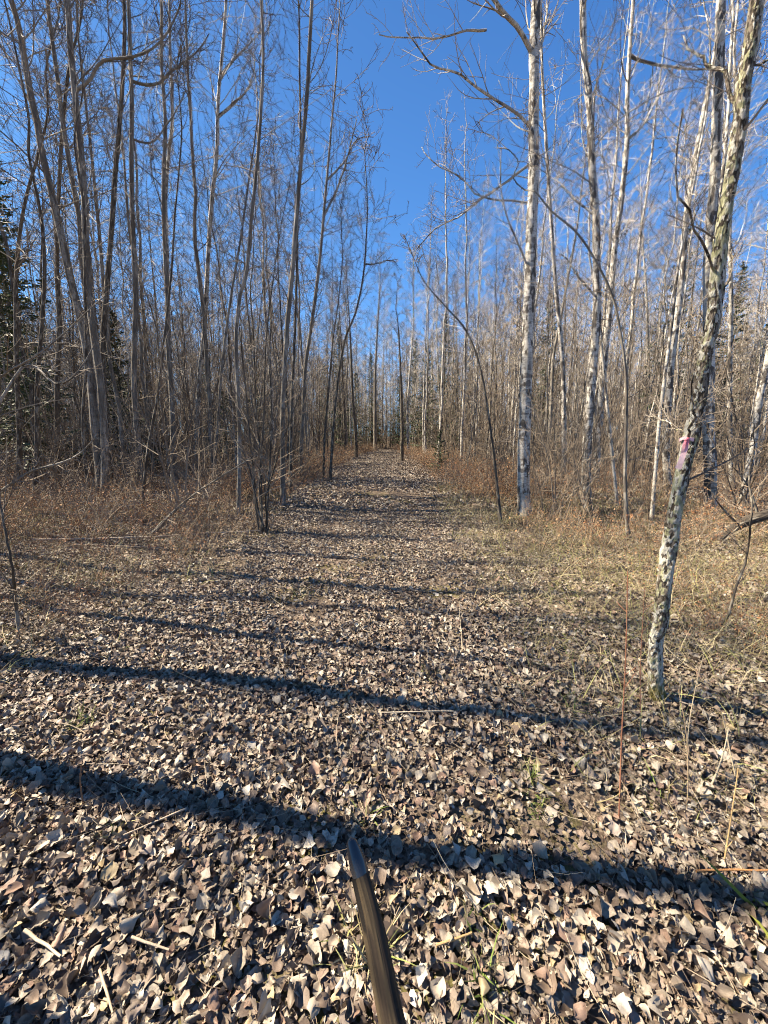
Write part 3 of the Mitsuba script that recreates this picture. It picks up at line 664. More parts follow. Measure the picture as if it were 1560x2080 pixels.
for i, (x, y) in enumerate(scatter(900, 23, 40, 105, 1.25, lambda x, y: y > 47 or off_trail(np.array(x), np.array(y)) > .6, power=.8, wide=.98)):
    r = rng.random(5)
    instance(f'distant_forest__{i + 1:03d}', FAR[int(r[0] * 6)] if x > -5 or r[4] < .5 else FAR[2 + int(r[0] * 3)], x, y, float(height(x, y)), r[1] * 360, .8 + .35 * r[2])
tag('distant_forest', 'mass of bare grey trees far back in the woods', 'forest', None, 'stuff')

SPRUCE = [(-11.5, 12.5, 0), (-13.5, 15, 1), (-10.2, 15.5, 2), (-16, 18, 0), (-17.5, 16.5, 1), (-12.6, 18.5, 2), (-8.5, 21, 3), (-9.2, 29, 0), (-4.2, 38, 1), (-6.2, 42, 0), (-1.6, 52, 1), (3.6, 33, 0), (5.4, 36, 1), (3.4, 44, 1), (7.2, 40, 0), (1.9, 50, 0),
          (2.35, 16.4, 3), (15.5, 22, 1), (19, 24, 0), (12, 30, 1), (22, 26, 1), (9.5, 45, 1), (-20, 30, 1), (-15, 34, 0), (-3.3, 47, 0), (26, 28, 0)]
seen_spruce = {}
WORDS = ['tall', 'very tall', 'middling', 'small']
for i, (x, y, g) in enumerate(SPRUCE):
    key = fresh('spruce_tree')
    sc = 0.45 if (x, y) == (2.35, 16.4) else 1.0
    instance(key, f'spruce_kind_{g}', x, y, float(height(x, y)), i * 77, sc)
    px = to_px((x, y, 1.5))[0]
    near = min((h for h in heroes), key=lambda h: abs(to_px((h[2], h[3], 1.5))[0] - px))
    k_ = (near[4], g); seen_spruce[k_] = seen_spruce.get(k_, 0) + 1
    extra = '' if seen_spruce[k_] == 1 else ', farther back'
    tag(key, f'{WORDS[g] if sc == 1 else "tiny young"} dark green spruce {"behind" if sc == 1 else "among rusty weeds beside"} the {SHORT[near[4]]}{extra}', 'spruce tree', 'spruces among the bare trees')

spots = scatter(170, 31, 5.2, 24, .8, lambda x, y: off_trail(np.array(x), np.array(y)) > (.35 if x < 0 else 1.0) and not (x > 0 and y < 6.5), power=1.2, wide=1.02)
count = {}
for i, (x, y) in enumerate(sorted(spots, key=lambda p: to_px((p[0], p[1], 0.6))[0])):
    key = fresh('leafless_shrub')
    g = int(rng.random() * 6)
    if y < 8 and g in (2, 4):
        g = 3
    instance(key, SHRUB[g], x, y, float(height(x, y)), rng.uniform(0, 360), rng.uniform(.7, 1.1))
    px = to_px((x, y, 0.6))[0]
    near = min((h for h in heroes), key=lambda h: abs(to_px((h[2], h[3], 0.6))[0] - px))
    side = 'left' if px < to_px((near[2], near[3], 0.6))[0] else 'right'
    c = count.setdefault((near[4], side), [0]); c[0] += 1
    tag(key, f'{ORD[min(c[0], 15) - 1]} leafless twiggy shrub on the {side} of the {SHORT[near[4]]}', 'shrub', 'leafless shrubs under the trees')
for i, (x, y) in enumerate(scatter(420, 33, 14, 55, .9, lambda x, y: off_trail(np.array(x), np.array(y)) > .7 or y > 50, power=.9, wide=1.0)):
    instance(f'thicket__{i + 1:03d}', SHRUB[int(rng.random() * 6)], x, y, float(height(x, y)), rng.uniform(0, 360), rng.uniform(.8, 1.3))
for i, (x, y) in enumerate(scatter(260, 35, 49, 72, .7, lambda x, y: -16 < x < 18)):
    instance(f'thicket__{i + 501:03d}', SHRUB[int(rng.random() * 6)], x, y, float(height(x, y)), rng.uniform(0, 360), rng.uniform(1.0, 1.6))
tag('thicket', 'grey brown tangle of bare brush deep in the woods', 'brush', None, 'stuff')


for i, (tall, bark) in enumerate([(6, 'grey'), (8, 'dark'), (10, 'white'), (7, 'dark')]):
    tree_group(f'pole_kind_{i}', 450 + i, tall, .05, bark, 22, .1, 1.0, (4, 2), (3, 2, 1), (3, 3, 3), 0.006, .5)
for i, (x, y) in enumerate(scatter(1500, 34, 13, 75, .8, lambda x, y: off_trail(np.array(x), np.array(y)) > .8 or y > 50, power=.95, wide=1.0)):
    instance(f'pole_growth__{i + 1:03d}', f'pole_kind_{int(rng.random() * 4)}', x, y, float(height(x, y)), rng.uniform(0, 360), rng.uniform(.7, 1.2))
tag('pole_growth', 'dense growth of thin young poles between the trees deep in the woods', 'young trees', None, 'stuff')

# ------------------------------------------------------------------ weeds and dry grass (patches, laid many times)
def stems_patch(name, seed, radius, stems, tall, tone, leafy):
    rng = np.random.default_rng(seed)
    S = np.concatenate([rng.normal(0, radius * .5, (stems, 2)), np.full((stems, 1), -.02)], 1)
    D = np.concatenate([rng.normal(0, .38, (stems, 2)), np.ones((stems, 1))], 1)
    L = tall * rng.uniform(.35, 1.15, stems)
    B = grow(S, D, L, 3, -.06, .12, rng)
    st = tubes(B, np.linspace(.0032, .0016, 4)[None] * np.ones((stems, 1)), 3)
    tones = np.array([tone, tone, (.16, .105, .07), (.28, .21, .13), (.24, .205, .16)])
    cs = [np.repeat(tones[rng.integers(0, 5, stems)] * rng.uniform(.6, 1.35, (stems, 1)), 12, 0)]
    S2, D2, L2, _ = sprout(B, np.ones(B.shape[:2]), 4, .3, 1, 50, .35, rng)
    B2 = grow(S2, D2, L2, 2, -.03, .15, rng)
    tw = tubes(B2, np.linspace(.002, .0011, 3)[None] * np.ones((len(B2), 1)), 3)
    cs.append(np.repeat(tones[rng.integers(0, 5, len(B2))] * rng.uniform(.6, 1.35, (len(B2), 1)), 9, 0))
    parts = [st, tw]
    if leafy:
        c = B2[rng.integers(0, len(B2), leafy), rng.integers(1, 3, leafy)] + rng.normal(0, .012, (leafy, 3))
        e, g = unit(rng.normal(0, 1, (leafy, 3)) - [0, 0, .6]), rng.normal(0, 1, (leafy, 3))
        g = unit(np.cross(e, g))
        w, l = rng.uniform(.005, .014, (leafy, 1)), rng.uniform(.012, .04, (leafy, 1))
        q = np.stack([c, c + e * l * .5 + g * w, c + e * l, c + e * l * .5 - g * w], 1).reshape(-1, 3)
        k = np.arange(leafy)[:, None] * 4
        parts.append((q, np.vstack([k + [0, 1, 2], k + [0, 2, 3]])))
        cs.append(np.repeat(np.array(tone) * np.array([1.15, .95, .85]) * rng.uniform(.6, 1.5, (leafy, 1)), 4, 0))
    scene[name] = {'type': 'shapegroup', 'weeds': mikit.ply(join(parts), 'm_dry', color=np.clip(np.concatenate(cs), 0, 1))}


for i in range(4):
    stems_patch(f'rusty_kind_{i}', 700 + i, .55, 34, (.55, .4, .7, .5)[i], (.22, .125, .065), 120)
for i in range(3):
    stems_patch(f'tan_kind_{i}', 720 + i, .55, 26, (.65, .5, .95)[i], (.30, .215, .125), 60)


def blades(seed, radius, n, tall, tones, lay=.8, wide=.0028):
    rng = np.random.default_rng(seed)
    ang, rad = rng.random(n) * 6.28, radius * np.sqrt(rng.random(n))
    S = np.stack([np.cos(ang) * rad, np.sin(ang) * rad, np.full(n, -.01)], -1)
    D = np.concatenate([rng.normal(0, lay, (n, 2)), np.ones((n, 1))], 1)
    B = grow(S, D, tall * rng.uniform(.4, 1.2, n), 3, -.22, .14, rng)
    side = unit(np.cross(B[:, 1] - B[:, 0], rng.normal(0, 1, (n, 3))))[:, None]
    w = np.array([1, 1, .75, .1])[None, :, None] * wide * rng.uniform(.6, 1.5, (n, 1, 1))
    v = np.stack([B - side * w, B + side * w], 2).reshape(-1, 3)
    k = np.arange(n)[:, None] * 8
    f = np.vstack([np.hstack([k + 2 * s + a for a in t]) for s in range(3) for t in ((0, 1, 3), (0, 3, 2))])
    pick = np.array(tones)[rng.integers(0, len(tones), n)]
    return (v, f), np.repeat(np.clip(pick * rng.uniform(.7, 1.25, (n, 1)), 0, 1), 8, 0)


STRAW = [(.30, .255, .145), (.24, .20, .10), (.36, .315, .19), (.17, .135, .08), (.26, .26, .10)]
GREEN = [(.10, .14, .03), (.16, .19, .05), (.32, .29, .14)]
for i in range(4):
    m, c = blades(740 + i, .40, 150, (.22, .3, .17, .25)[i], STRAW + (GREEN[:1] if i == 2 else []), wide=.0017)
    scene[f'straw_kind_{i}'] = {'type': 'shapegroup', 'blades': mikit.ply(m, 'm_dry', color=c)}

rng = np.random.default_rng(44)
n = 0
for x, y in scatter(1000, 41, 2.6, 30, .30, lambda x, y: off_trail(np.array(x), np.array(y)) > (.2 if x < 0 else .5 if y < 8 else .35), power=1.4, wide=1.02):
    n += 1
    g = f'rusty_kind_{int(rng.random() * 4)}' if rng.random() < .68 else f'tan_kind_{int(rng.random() * 3)}'
    s = rng.uniform(.6, 1.15) * (0.6 if y < 5 else 1)
    instance(f'dead_weeds__{n:03d}', g, x, y, float(height(x, y)), rng.uniform(0, 360), s)
for x, y in scatter(620, 42, 9, 50, .3, lambda x, y: .1 < off_trail(np.array(x), np.array(y)) < 2.2, power=1.0, wide=.35):
    n += 1
    g = f'rusty_kind_{int(rng.random() * 4)}' if rng.random() < .7 else f'tan_kind_{int(rng.random() * 3)}'
    instance(f'dead_weeds__{n:03d}', g, x, y, float(height(x, y)), rng.uniform(0, 360), rng.uniform(.9, 1.6))
tag('dead_weeds', 'rusty brown dead weeds and ferns along both sides of the trail', 'weeds', None, 'stuff')
n = 0
for x, y in scatter(480, 43, 1.4, 12, .22, lambda x, y: (x > (1.0 if y < 2.6 else .95) + .05 * y and x < 5 + .2 * y and y > x * .7 and rng.random() < (.35 if y < 2.6 else 1)) or (x < -1.9 and rng.random() < .14 and y > 2.5), power=1.4, wide=1.0):
    n += 1
    instance(f'dry_grass__{n:03d}', f'straw_kind_{int(rng.random() * 4)}', x, y, float(height(x, y)), rng.uniform(0, 360), rng.uniform(.55, 1.15))
tag('dry_grass', 'straw coloured dry grass lying along the right side of the trail', 'grass', None, 'stuff')

# single tufts and plants that stand out on the trail
for px, py, r, nb, tall, tones, text in [
        (735, 1935, .07, 90, .15, STRAW + GREEN[1:], 'pale tuft of grass on the trail, left of the dark stick'),
        (985, 2010, .04, 40, .13, GREEN, 'small green grass tuft near the bottom, right of the dark stick'),
        (965, 1880, .05, 40, .08, GREEN, 'low green tuft at the mossy spot right of the dark stick'),
        (1075, 1570, .05, 50, .09, GREEN + STRAW[:1], 'small green and straw tuft at the right side of the trail'),
        (1090, 1640, .07, 50, .06, GREEN, 'mossy green tuft on bare soil at the right side of the trail'),
        (1545, 1860, .05, 7, .34, [(.34, .36, .06), (.22, .26, .05)], 'few broad yellow green blades at the lower right edge'),
        (740, 1665, .04, 30, .1, GREEN, 'small green tuft above the tip of the dark stick'),
        (165, 1470, .08, 60, .1, GREEN + STRAW[:1], 'green grass tuft in the left shadow band'),
        (240, 1695, .05, 25, .09, GREEN, 'tiny green tuft at the lower left'),
        (600, 1210, .15, 80, .1, GREEN + STRAW, 'thin green grass patch in the middle of the trail'),
        (1165, 1440, .06, 45, .1, GREEN + STRAW, 'small tuft left of the foot of the lichen covered tree'),
        (880, 1380, .10, 60, .07, GREEN + STRAW, 'low yellow green tuft by the long shadow across the trail')]:
    gx, gy = ground_at(px, py)
    (v, f), c = blades(int(px), r, nb, tall, tones, .7, .006 if 'broad' in text else .0022)
    add(fresh('grass_tuft'), (v + [gx, gy, float(height(gx, gy)) + .01], f), 'm_dry', color=c, label=text, category='grass tuft', group='tufts on the trail')

for key, d in list(scene.items()):
    if d.get('type') == 'instance' and d['group']['id'].startswith(('tree_kind', 'shrub_kind', 'spruce_kind')):
        for part in scene[d['group']['id']]:
            if part in ('crown', 'stems', 'twigs', 'foliage'):
                labels[f'{key}__{part}'] = {'kind': 'stuff'}

# ------------------------------------------------------------------ fallen leaves
PALE = 0.58 * np.array([(.50, .44, .35), (.42, .355, .275), (.33, .265, .20), (.24, .18, .135), (.15, .11, .082), (.34, .23, .17), (.60, .55, .46), (.46, .36, .21), (.30, .245, .205)])
ODDS = np.array([.16, .17, .17, .16, .13, .07, .07, .02, .05])


def leaf_template(n):
    """A round toothed leaf as an n x n grid over the unit square: outline half-width by length."""
    s = np.linspace(0, 1, n)
    half = np.interp(s, [0, .12, .35, .6, .85, 1], [.03, .32, .47, .42, .2, .01]) if n > 2 else np.array([.36, .28])
    w = np.linspace(-1, 1, n)
    x = half[:, None] * w[None]
    y = np.broadcast_to(s[:, None] - .5, x.shape)
    i, j = np.meshgrid(np.arange(n - 1), np.arange(n - 1), indexing='ij')
    q = np.stack([i * n + j, i * n + j + 1, (i + 1) * n + j + 1, (i + 1) * n + j], -1).reshape(-1, 4)
    return np.stack([x, y], -1).reshape(-1, 2), np.vstack([q[:, [0, 1, 2]], q[:, [0, 2, 3]]])


def leaves(x, y, z, rng, n, size=None, tilt=21):
    """One curled leaf at each spot: (count, n * n, 3) vertices, the faces of one, one colour each."""
    t, f = leaf_template(n)
    k = len(x)
    sz = rng.uniform(*size, k)[:, None] if size else np.clip(rng.lognormal(-3.52, .34, k), .012, .062)[:, None]
    u, w = t[None, :, 0] * rng.uniform(.75, 1.15, (k, 1)), t[None, :, 1]
    side, along, twist = rng.normal(.8, 1.3, (k, 1)), rng.normal(.2, .8, (k, 1)), rng.normal(0, 1.0, (k, 1))
    h = side * u ** 2 + along * w ** 2 + twist * u * w - .05
    if n > 3:
        for _ in range(2):
            h = h + rng.uniform(.02, .075, (k, 1)) * np.sin(u * rng.normal(0, 9, (k, 1)) + w * rng.normal(0, 9, (k, 1)) + rng.random((k, 1)) * 6)
        lobes = 1 + .13 * np.sin(np.repeat(np.linspace(0, 1, n), n)[None] * rng.uniform(9, 20, (k, 1)) + np.sign(t[None, :, 0]) * rng.uniform(0, 3, (k, 1)))
        u = u * lobes + rng.normal(0, .014, (k, n * n))
        w = w + rng.normal(0, .016, (k, n * n))
        h = h + rng.normal(0, .018, (k, n * n))
    u = u * (1 - .35 * np.clip(np.abs(side) / 2, 0, 1))
    v = np.stack([u, np.broadcast_to(w, u.shape), h], -1) * sz[..., None]
    a, b = np.radians(rng.normal(0, tilt, k)), np.radians(rng.normal(0, tilt, k))
    c = rng.random(k) * 6.283
    ca, sa, cb, sb, cc, sc = np.cos(a), np.sin(a), np.cos(b), np.sin(b), np.cos(c), np.sin(c)
    o, l = np.zeros(k), np.ones(k)
    m = lambda *r: np.array(r).reshape(3, 3, k).transpose(2, 0, 1)
    M = m(cc, -sc, o, sc, cc, o, o, o, l) @ m(ca, o, sa, o, l, o, -sa, o, ca) @ m(l, o, o, o, cb, -sb, o, sb, cb)
    v = np.einsum('kij,knj->kni', M, v)
    low = v[..., 2].min(1)
    v = v + np.stack([x, y, z - .65 * low], -1)[:, None]
    col = PALE[rng.choice(len(PALE), k, p=ODDS)] * rng.uniform(.72, 1.2, (k, 1))
    return v, f, np.clip(col, 0, .8)


def merge(v, f, c):
    k, n = v.shape[:2]
    return (v.reshape(-1, 3), (f[None] + (np.arange(k) * n)[:, None, None]).reshape(-1, 3)), np.repeat(c, n, 0) if c.ndim == 2 else c.reshape(-1, 3)


def mottle(c, n, rng):
    """Per-vertex colours of leaves: a paler vein along the middle and blotches."""
    vein = np.exp(-(np.tile(np.linspace(-1, 1, n), n) / .25) ** 2)
    return np.clip(c[:, None] * (1 + .16 * vein[None, :, None] + rng.normal(0, .10, (len(c), n * n, 1))), 0, .8)


def leaf_spots(n, seed, y0, y1):
    rng = np.random.default_rng(seed)
    y = np.sqrt(rng.uniform(y0 * y0, y1 * y1, n))
    x = rng.uniform(-1.03, 1.03, n) * (y + .35)
    thick = meshkit.fbm(np.stack([x * 1.5, y * 1.5, x * 0], -1), 3, 8)
    keep = (rng.random(n) < np.clip((thick - .25) * 4.5, .3, 1)) & (np.abs(x) < 6.5)
    sparse = (x > 1.3) & (rng.random(n) < .2)
    keep &= ~sparse
    return x[keep], y[keep], rng


x, y, rng = leaf_spots(15500, 51, .55, 1.75)
v, f, c = leaves(x, y, height(x, y) + .002 + .022 * rng.random(len(x)) ** 2, rng, 6)
ctr = v.mean(1)
px = np.array([to_px(p) for p in ctr])
inside = (px[:, 0] > 15) & (px[:, 0] < 1545) & (px[:, 1] < 2065) & (px[:, 1] > 1400)
vis = np.where(inside)[0]
span = np.ptp(v[..., :2], axis=1).mean(1)
big = vis[np.argsort(-(span[vis] / (ctr[vis, 1] + .6) + 2.0 * (ctr[vis, 2] - height(ctr[vis, 0], ctr[vis, 1]))))][:300]
MARKS = [((735, 1935), 'pale grass tuft'), ((760, 1860), 'dark stick'), ((920, 1925), 'orange brown stick'), ((90, 1930), 'pale stick at the lower left'), ((1085, 1640), 'mossy green tuft'), ((1075, 1570), 'green and straw tuft'),
         ((1340, 1425), 'lichen covered tree'), ((1258, 1668), 'tall reddish stem'), ((1470, 1785), 'orange stalk'), ((1545, 1880), 'broad green blades'), ((985, 2010), 'small green tuft'), ((165, 1470), 'left grass tuft'),
         ((240, 1695), 'tiny green tuft'), ((740, 1665), 'tuft above the stick tip'), ((310, 1660), 'crooked pale twig'), ((1165, 1440), 'tuft left of the taped tree'), ((300, 1940), 'curved pale stick'), ((850, 1457), 'long pale stalk'),
         ((215, 2040), 'pale bottom stalk'), ((172, 1600), 'short rusty stalk'), ((965, 1880), 'low green tuft'), ((1440, 1600), 'broken pale stalks'), ((560, 2080), 'middle of the bottom left edge'), ((1200, 2080), 'middle of the bottom right edge')]
tones = ['pale', 'tan', 'brown', 'brown', 'dark', 'reddish', 'whitish', 'yellowish', 'grey brown']
ranks = {}
def leaf_label(p, col):
    q = np.array(to_px(p))
    d = [np.hypot(*(q - m)) for m, _ in MARKS]
    j = int(np.argmin(d))
    dx, dy = q - MARKS[j][0]
    where = ('right of' if dx > 0 else 'left of') if abs(dx) > abs(dy) else ('below' if dy > 0 else 'above')
    tone = tones[int(np.argmin(((PALE - col) ** 2).sum(1)))]
    k = ranks[(tone, where, j)] = ranks.get((tone, where, j), 0) + 1
    return f'{ORD[min(k, 15) - 1]} large curled {tone} leaf {where} the {MARKS[j][1]}'


for i in sorted(big, key=lambda i: min(np.hypot(*(px[i] - m)) for m, _ in MARKS)):
    lv = v[i] + [0, 0, .012]
    add(fresh('fallen_leaf'), (lv, f), 'm_leaf', smooth=True, color=mottle(c[i:i + 1], 6, rng)[0], label=leaf_label(ctr[i], c[i]), category='leaf', group='large leaves on the near trail')
rest = np.setdiff1d(np.arange(len(v)), big)
near_mesh, near_col = merge(v[rest], f, mottle(c[rest], 6, rng))
add('leaf_litter', near_mesh, 'm_leaf', smooth=True, color=near_col, label='dense litter of curled brown and tan leaves covering the near trail', category='leaf litter', kind='stuff')

x, y, rng = leaf_spots(40000, 54, 1.75, 3.1)
v, f, c = leaves(x, y, height(x, y) + .002 + .022 * rng.random(len(x)) ** 2, rng, 4)
m_, c_ = merge(v, f, mottle(c, 4, rng))
add('middle_leaf_litter', m_, 'm_leaf', smooth=True, color=c_, label='litter of curled leaves a few steps ahead on the trail', category='leaf litter', kind='stuff')
x, y, rng = leaf_spots(60000, 55, .55, 3.2)
v, f, c = leaves(x, y, height(x, y) + .002, rng, 2, size=(.005, .019), tilt=25)
m_, c_ = merge(v, f, c * .75)
add('leaf_crumbs', m_, 'm_leaf', color=c_, label='crumbs of broken leaves on the soil between the whole ones', category='leaf crumbs', kind='stuff')

x, y, rng = leaf_spots(150000, 52, 3.1, 9.0)
v, f, c = leaves(x, y, height(x, y) + .003 + .018 * rng.random(len(x)) ** 2, rng, 3, size=(.022, .055), tilt=24)
mid_mesh, mid_col = merge(v, f, c)
add('scattered_leaf_litter', mid_mesh, 'm_leaf', color=mid_col, label='brown leaf litter carpeting the middle of the trail', category='leaf litter', kind='stuff')

for i in range(3):
    rng = np.random.default_rng(760 + i)
    x, y = rng.uniform(-1.1, 1.1, 1300), rng.uniform(-1.1, 1.1, 1300)
    v, f, c = leaves(x, y, .01 + .02 * rng.random(1300), rng, 2, size=(.035, .075), tilt=26)
    m_, c_ = merge(v, f, c)
    scene[f'leaf_patch_{i}'] = {'type': 'shapegroup', 'leaves': mikit.ply(m_, 'm_leaf', color=c_)}
n = 0
for x, y in scatter(420, 53, 9, 46, 1.35, lambda x, y: abs(x) < 14, power=1.0, wide=1.0):
    n += 1
    instance(f'far_leaf_litter__{n:03d}', f'leaf_patch_{n % 3}', x, y, float(height(x, y)), n * 67 % 360)
tag('far_leaf_litter', 'leaf litter on the far trail and the woodland floor', 'leaf litter', None, 'stuff')

# ------------------------------------------------------------------ twigs, stems and sticks on the ground
rng = np.random.default_rng(61)
x, y, _ = leaf_spots(5200, 62, .6, 6)
k = len(x)
az = rng.random(k) * 6.283
S = np.stack([x, y, height(x, y) + .018 + .02 * rng.random(k)], -1)
D = np.stack([np.cos(az), np.sin(az), rng.normal(0, .12, k)], -1)
L = rng.uniform(.05, .32, k) * (1 + (rng.random(k) < .1))
B = grow(S, D, L, 4, -.01, .09, rng)
B[..., 2] = np.maximum(B[..., 2], height(B[..., 0], B[..., 1]) + .012)
R = rng.uniform(.0005, .0013, (k, 1)) * (1 + 1.2 * (rng.random((k, 1)) < .12)) * np.linspace(1, .6, 5)[None]
tones = np.array([(.45, .36, .25), (.30, .22, .15), (.17, .125, .09), (.52, .44, .31)])[rng.integers(0, 4, k)]
add('fallen_twigs', tubes(B, R, 3), 'm_dry', color=np.repeat(tones * .8, 15, 0), label='short dead twigs and grass stalks strewn among the leaves', category='twigs', kind='stuff')

for a, b, r, tone, text in [
        ((885, 1940), (958, 1914), .0045, (.42, .26, .12), 'short orange brown stick lying right of the dark stick'),
        ((55, 1905), (125, 1960), .005, (.50, .40, .27), 'short pale stick lying at the lower left'),
        ((270, 1925), (345, 1950), .004, (.46, .37, .26), 'thin curved pale stick lying at the bottom left'),
        ((205, 1990), (228, 2085), .004, (.44, .34, .22), 'thin pale stalk lying towards the bottom edge at the left'),
        ((1410, 1786), (1600, 1782), .004, (.36, .18, .07), 'orange stalk lying level at the right edge'),
        ((380, 1660), (255, 1715), .0035, (.42, .34, .25), 'thin pale crooked twig lying at the left in the shade band'),
        ((770, 1456), (925, 1458), .004, (.50, .42, .30), 'long thin pale stalk lying level in the middle of the trail'),
        ((70, 1110), (520, 1078), .012, (.40, .34, .27), 'long pale stick lying level at the left edge of the trail'),
        ((330, 1115), (140, 1115), .008, (.30, .24, .18), 'grey brown stick lying in the weeds at the left'),
        ((940, 990), (1040, 985), .018, (.34, .30, .25), 'pale stick lying across the right edge of the trail')]:
    p, q = ground_at(*a), ground_at(*b)
    t = np.linspace(0, 1, 9)[:, None]
    rg = np.random.default_rng(int(a[0]))
    line = p + (q - p) * t + np.cumsum(rg.normal(0, .006, (9, 2)), 0) * np.linalg.norm(q - p)
    P = np.concatenate([line, (height(line[:, 0], line[:, 1]) + .035 + r)[:, None]], 1)
    m_ = tubes(P[None], (np.linspace(1, .65, 9) * r)[None], 7)
    add(fresh('fallen_stick'), m_, 'm_dry', smooth=True, color=np.tile(np.array(tone), (63, 1)), label=text, category='stick', group='sticks lying on the ground')

for px, top, r, tone, text in [
        ((1258, 1668), (1275, 1160), .0032, (.27, .12, .07), 'tall reddish stem standing left of the lichen covered tree'),
        ((1302, 1455), (1310, 1190), .0026, (.27, .13, .08), 'shorter reddish stem close beside the lichen covered tree'),
        ((1440, 1600), (1480, 1480), .004, (.52, .43, .29), 'pale broken stalk leaning right at the right'),
        ((1500, 1590), (1465, 1445), .004, (.50, .41, .27), 'pale broken stalk leaning left at the right'),
        ((1400, 1590), (1430, 1330), .0026, (.44, .36, .24), 'thin straw stalk standing right of the lichen covered tree'),
        ((1395, 1650), (1378, 1400), .0026, (.34, .25, .15), 'thin brown stalk standing before the gap right of the lichen covered tree'),
        ((172, 1640), (168, 1545), .004, (.20, .11, .06), 'short rusty stalk standing at the lower left'),
        ((1470, 1760), (1500, 1560), .003, (.44, .30, .14), 'orange brown stalk standing at the lower right'),
        ((95, 1300), (88, 1130), .003, (.30, .19, .11), 'thin brown stalk standing at the left edge of the trail')]:
    g = ground_at(*px)
    q = at(*top, g[1] + .03)
    rg = np.random.default_rng(int(px[0]))
    z = float(height(*g))
    P = spline(np.array([[g[0], g[1], z - .02], (np.array([g[0], g[1], z]) + q) / 2 + rg.normal(0, .012, 3), q]), 12)
    main = tubes(P[None], (np.linspace(1, .5, 12) * r)[None], 6)
    tw = fan_out(P[None], (np.linspace(1, .5, 12) * r)[None], rg, kids=(4, 0), segs=(3, 2), rmin=.001, ratio=(.12, .3))
    m_ = join([main] + tw)
    add(fresh('weed_stalk'), m_, 'm_dry', color=np.tile(np.array(tone), (len(m_[0]), 1)), label=text, category='stalk', group='single stalks beside the trail')

# the fallen log at the right
rng = np.random.default_rng(81)
gx, gy = ground_at(1478, 1112)
P = spline(np.array([[gx - .1, gy + .05, .10], at(1490, 1072, gy), at(1520, 1058, gy - .05), at(1560, 1044, gy - .1), at(1640, 1000, gy - .2), at(1760, 960, gy - .3)]), 30)
m_, uv = trunk_tube(P, np.linspace(.055, .10, 30), 14, rng, .14)
tag('fallen_log', 'weathered grey log propped over the weeds at the right edge', 'log')
add('fallen_log__trunk', m_, 'm_dark_bark', smooth=True, uv=uv)
for a in [[(1500, 1066), (1470, 1035), (1450, 1010)], [(1540, 1050), (1520, 990), (1490, 950)], [(1505, 1064), (1480, 1090), (1455, 1110)]]:
    q = np.array([at(u, w, gy - .05) for u, w in a])
    m_, uv = trunk_tube(spline(q, 8), np.linspace(.018, .006, 8), 7, rng, .12)
    add(fresh('fallen_log__branch'), m_, 'm_dark_bark', smooth=True, uv=uv)

# ------------------------------------------------------------------ the pink tape on the lichen covered tree
ty = ground_at(1340, 1425)[1]
c = at(1397, 893, ty)
tree_axis = unit(at(1420, 802, ty) - at(1381, 970, ty))


def ribbon(P, side, width, thick=.0009):
    """A strip with real thickness along P; uv.y runs along it in metres."""
    P, n = np.asarray(P, float), len(P)
    t = unit(np.gradient(P, axis=0))
    s = unit(side - (side * t).sum(-1, keepdims=True) * t)
    nn = np.cross(t, s)
    w = np.broadcast_to(width, (n,))[:, None] / 2
    v = np.stack([P - s * w - nn * thick, P + s * w - nn * thick, P + s * w + nn * thick, P - s * w + nn * thick], 1).reshape(-1, 3)
    i, j = np.meshgrid(np.arange(n - 1), np.arange(4), indexing='ij')
    f = np.stack([i * 4 + j, i * 4 + (j + 1) % 4, (i + 1) * 4 + (j + 1) % 4, (i + 1) * 4 + j], -1).reshape(-1, 4)
    along = np.concatenate([[0], np.cumsum(np.linalg.norm(np.diff(P, axis=0), axis=1))])
    return (v, f), np.stack([np.zeros(n * 4), np.repeat(along, 4)], -1)


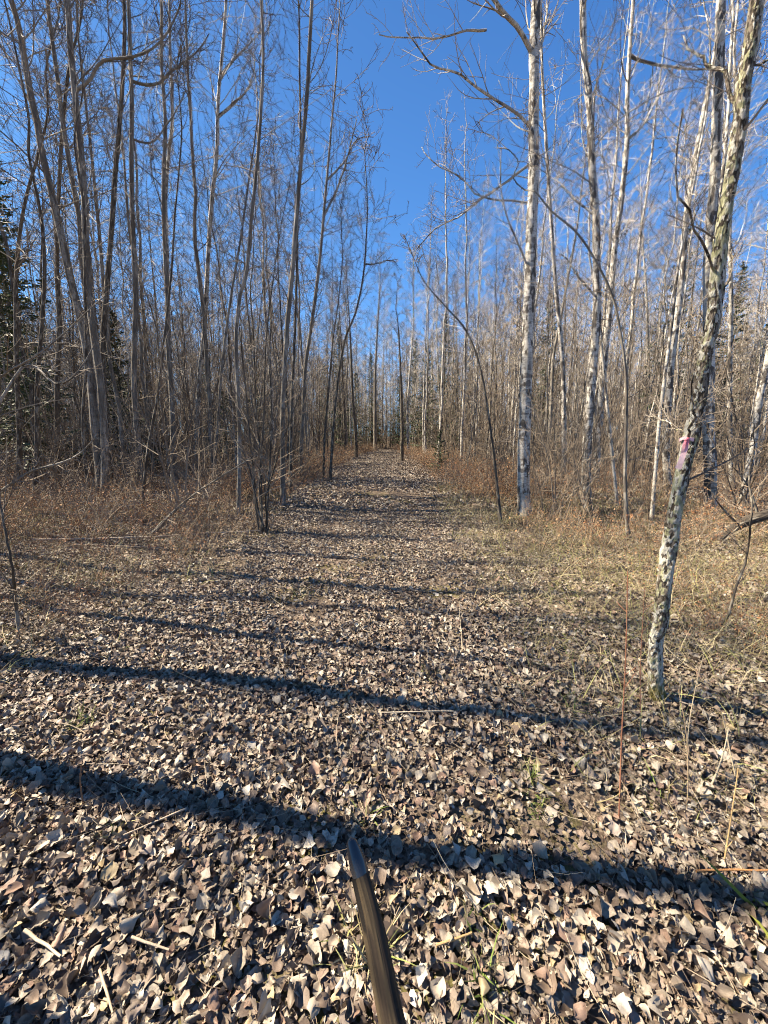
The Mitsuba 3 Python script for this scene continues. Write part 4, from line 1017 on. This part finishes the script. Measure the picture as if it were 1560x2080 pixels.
tag('marker_tape', 'pink plastic tape tied around the lichen covered tree on the right', 'tape')
ang = np.linspace(0, 2 * np.pi, 33)
e1 = unit(np.array([1.0, 0, 0]) - tree_axis[0] * tree_axis)
e2 = np.cross(tree_axis, e1)
ring = c + .0345 * (np.cos(ang)[:, None] * e1 + np.sin(ang)[:, None] * e2) + tree_axis * (.006 * np.sin(ang * 2))[:, None]
m_, uv = ribbon(ring, np.broadcast_to(tree_axis, ring.shape), .016)
add('marker_tape__loop', m_, 'm_tape', smooth=30, uv=None)
front = c - np.array([.008, .040, 0])
for pts, w in [([(1396, 893), (1392, 905), (1386, 920), (1381, 936), (1377, 952)], .034), ([(1394, 893), (1386, 905), (1384, 916), (1387, 924)], .016)]:
    P = spline(np.array([at(a, b, front[1] - .004) for a, b in pts]), 12)
    P[:, 1] -= .01 * np.sin(np.linspace(0, 3, 12))
    m_, uv = ribbon(P, np.array([[.75, -.62, .15]] * 12), np.linspace(.55, .8, 12) * w)
    scene[fresh('marker_tape__tail')] = mikit.ply(m_, 'm_tape', smooth=False, uv=uv)
kn = np.array([at(a, b, front[1] - .006) for a, b in [(1391, 896), (1396, 892), (1401, 890)]])
add('marker_tape__knot', tubes(spline(kn, 7)[None], np.array([[.002, .006, .007, .006, .007, .005, .002]]), 8), 'm_tape', smooth=True, uv=np.zeros((56, 2)))

# ------------------------------------------------------------------ the dark stick in the foreground
def cam_point(px, py, depth):
    d = ray(px, py)
    return np.array([0, 0, EYE]) + d * depth


rng = np.random.default_rng(91)
tip, mid, low = cam_point(713, 1708, .76), cam_point(752, 1850, .715), cam_point(798, 2080, .65)
foot = low + (low - tip) * (low[2] / (tip[2] - low[2]))
P = spline(np.array([foot - [0, 0, .03], low + (foot - low) * .4 + [.01, 0, 0], low, mid, tip]), 60)
h = np.linspace(0, 1, 60)
R = np.interp(h, [0, .55, .72, .86, .95, 1], [.027, .0235, .0225, .0205, .0165, .010])
m_, uv = trunk_tube(P[:57], R[:57], 24, rng, .11)
tag('walking_stick', 'dark worn wooden stick leaning up from the bottom edge in the foreground', 'stick')
add('walking_stick__shaft', m_, 'm_stick', smooth=True, uv=uv)
end = np.vstack([P[56:], P[-1] + unit(P[-1] - P[-4]) * .006])
m_, uv = trunk_tube(end, np.array([R[56], .0165, .0135, .0095, .001]), 18, rng, .02)
add('walking_stick__tip', m_, 'm_stick_tip', smooth=True, uv=uv, label='smooth rounded tip shining with sky light')
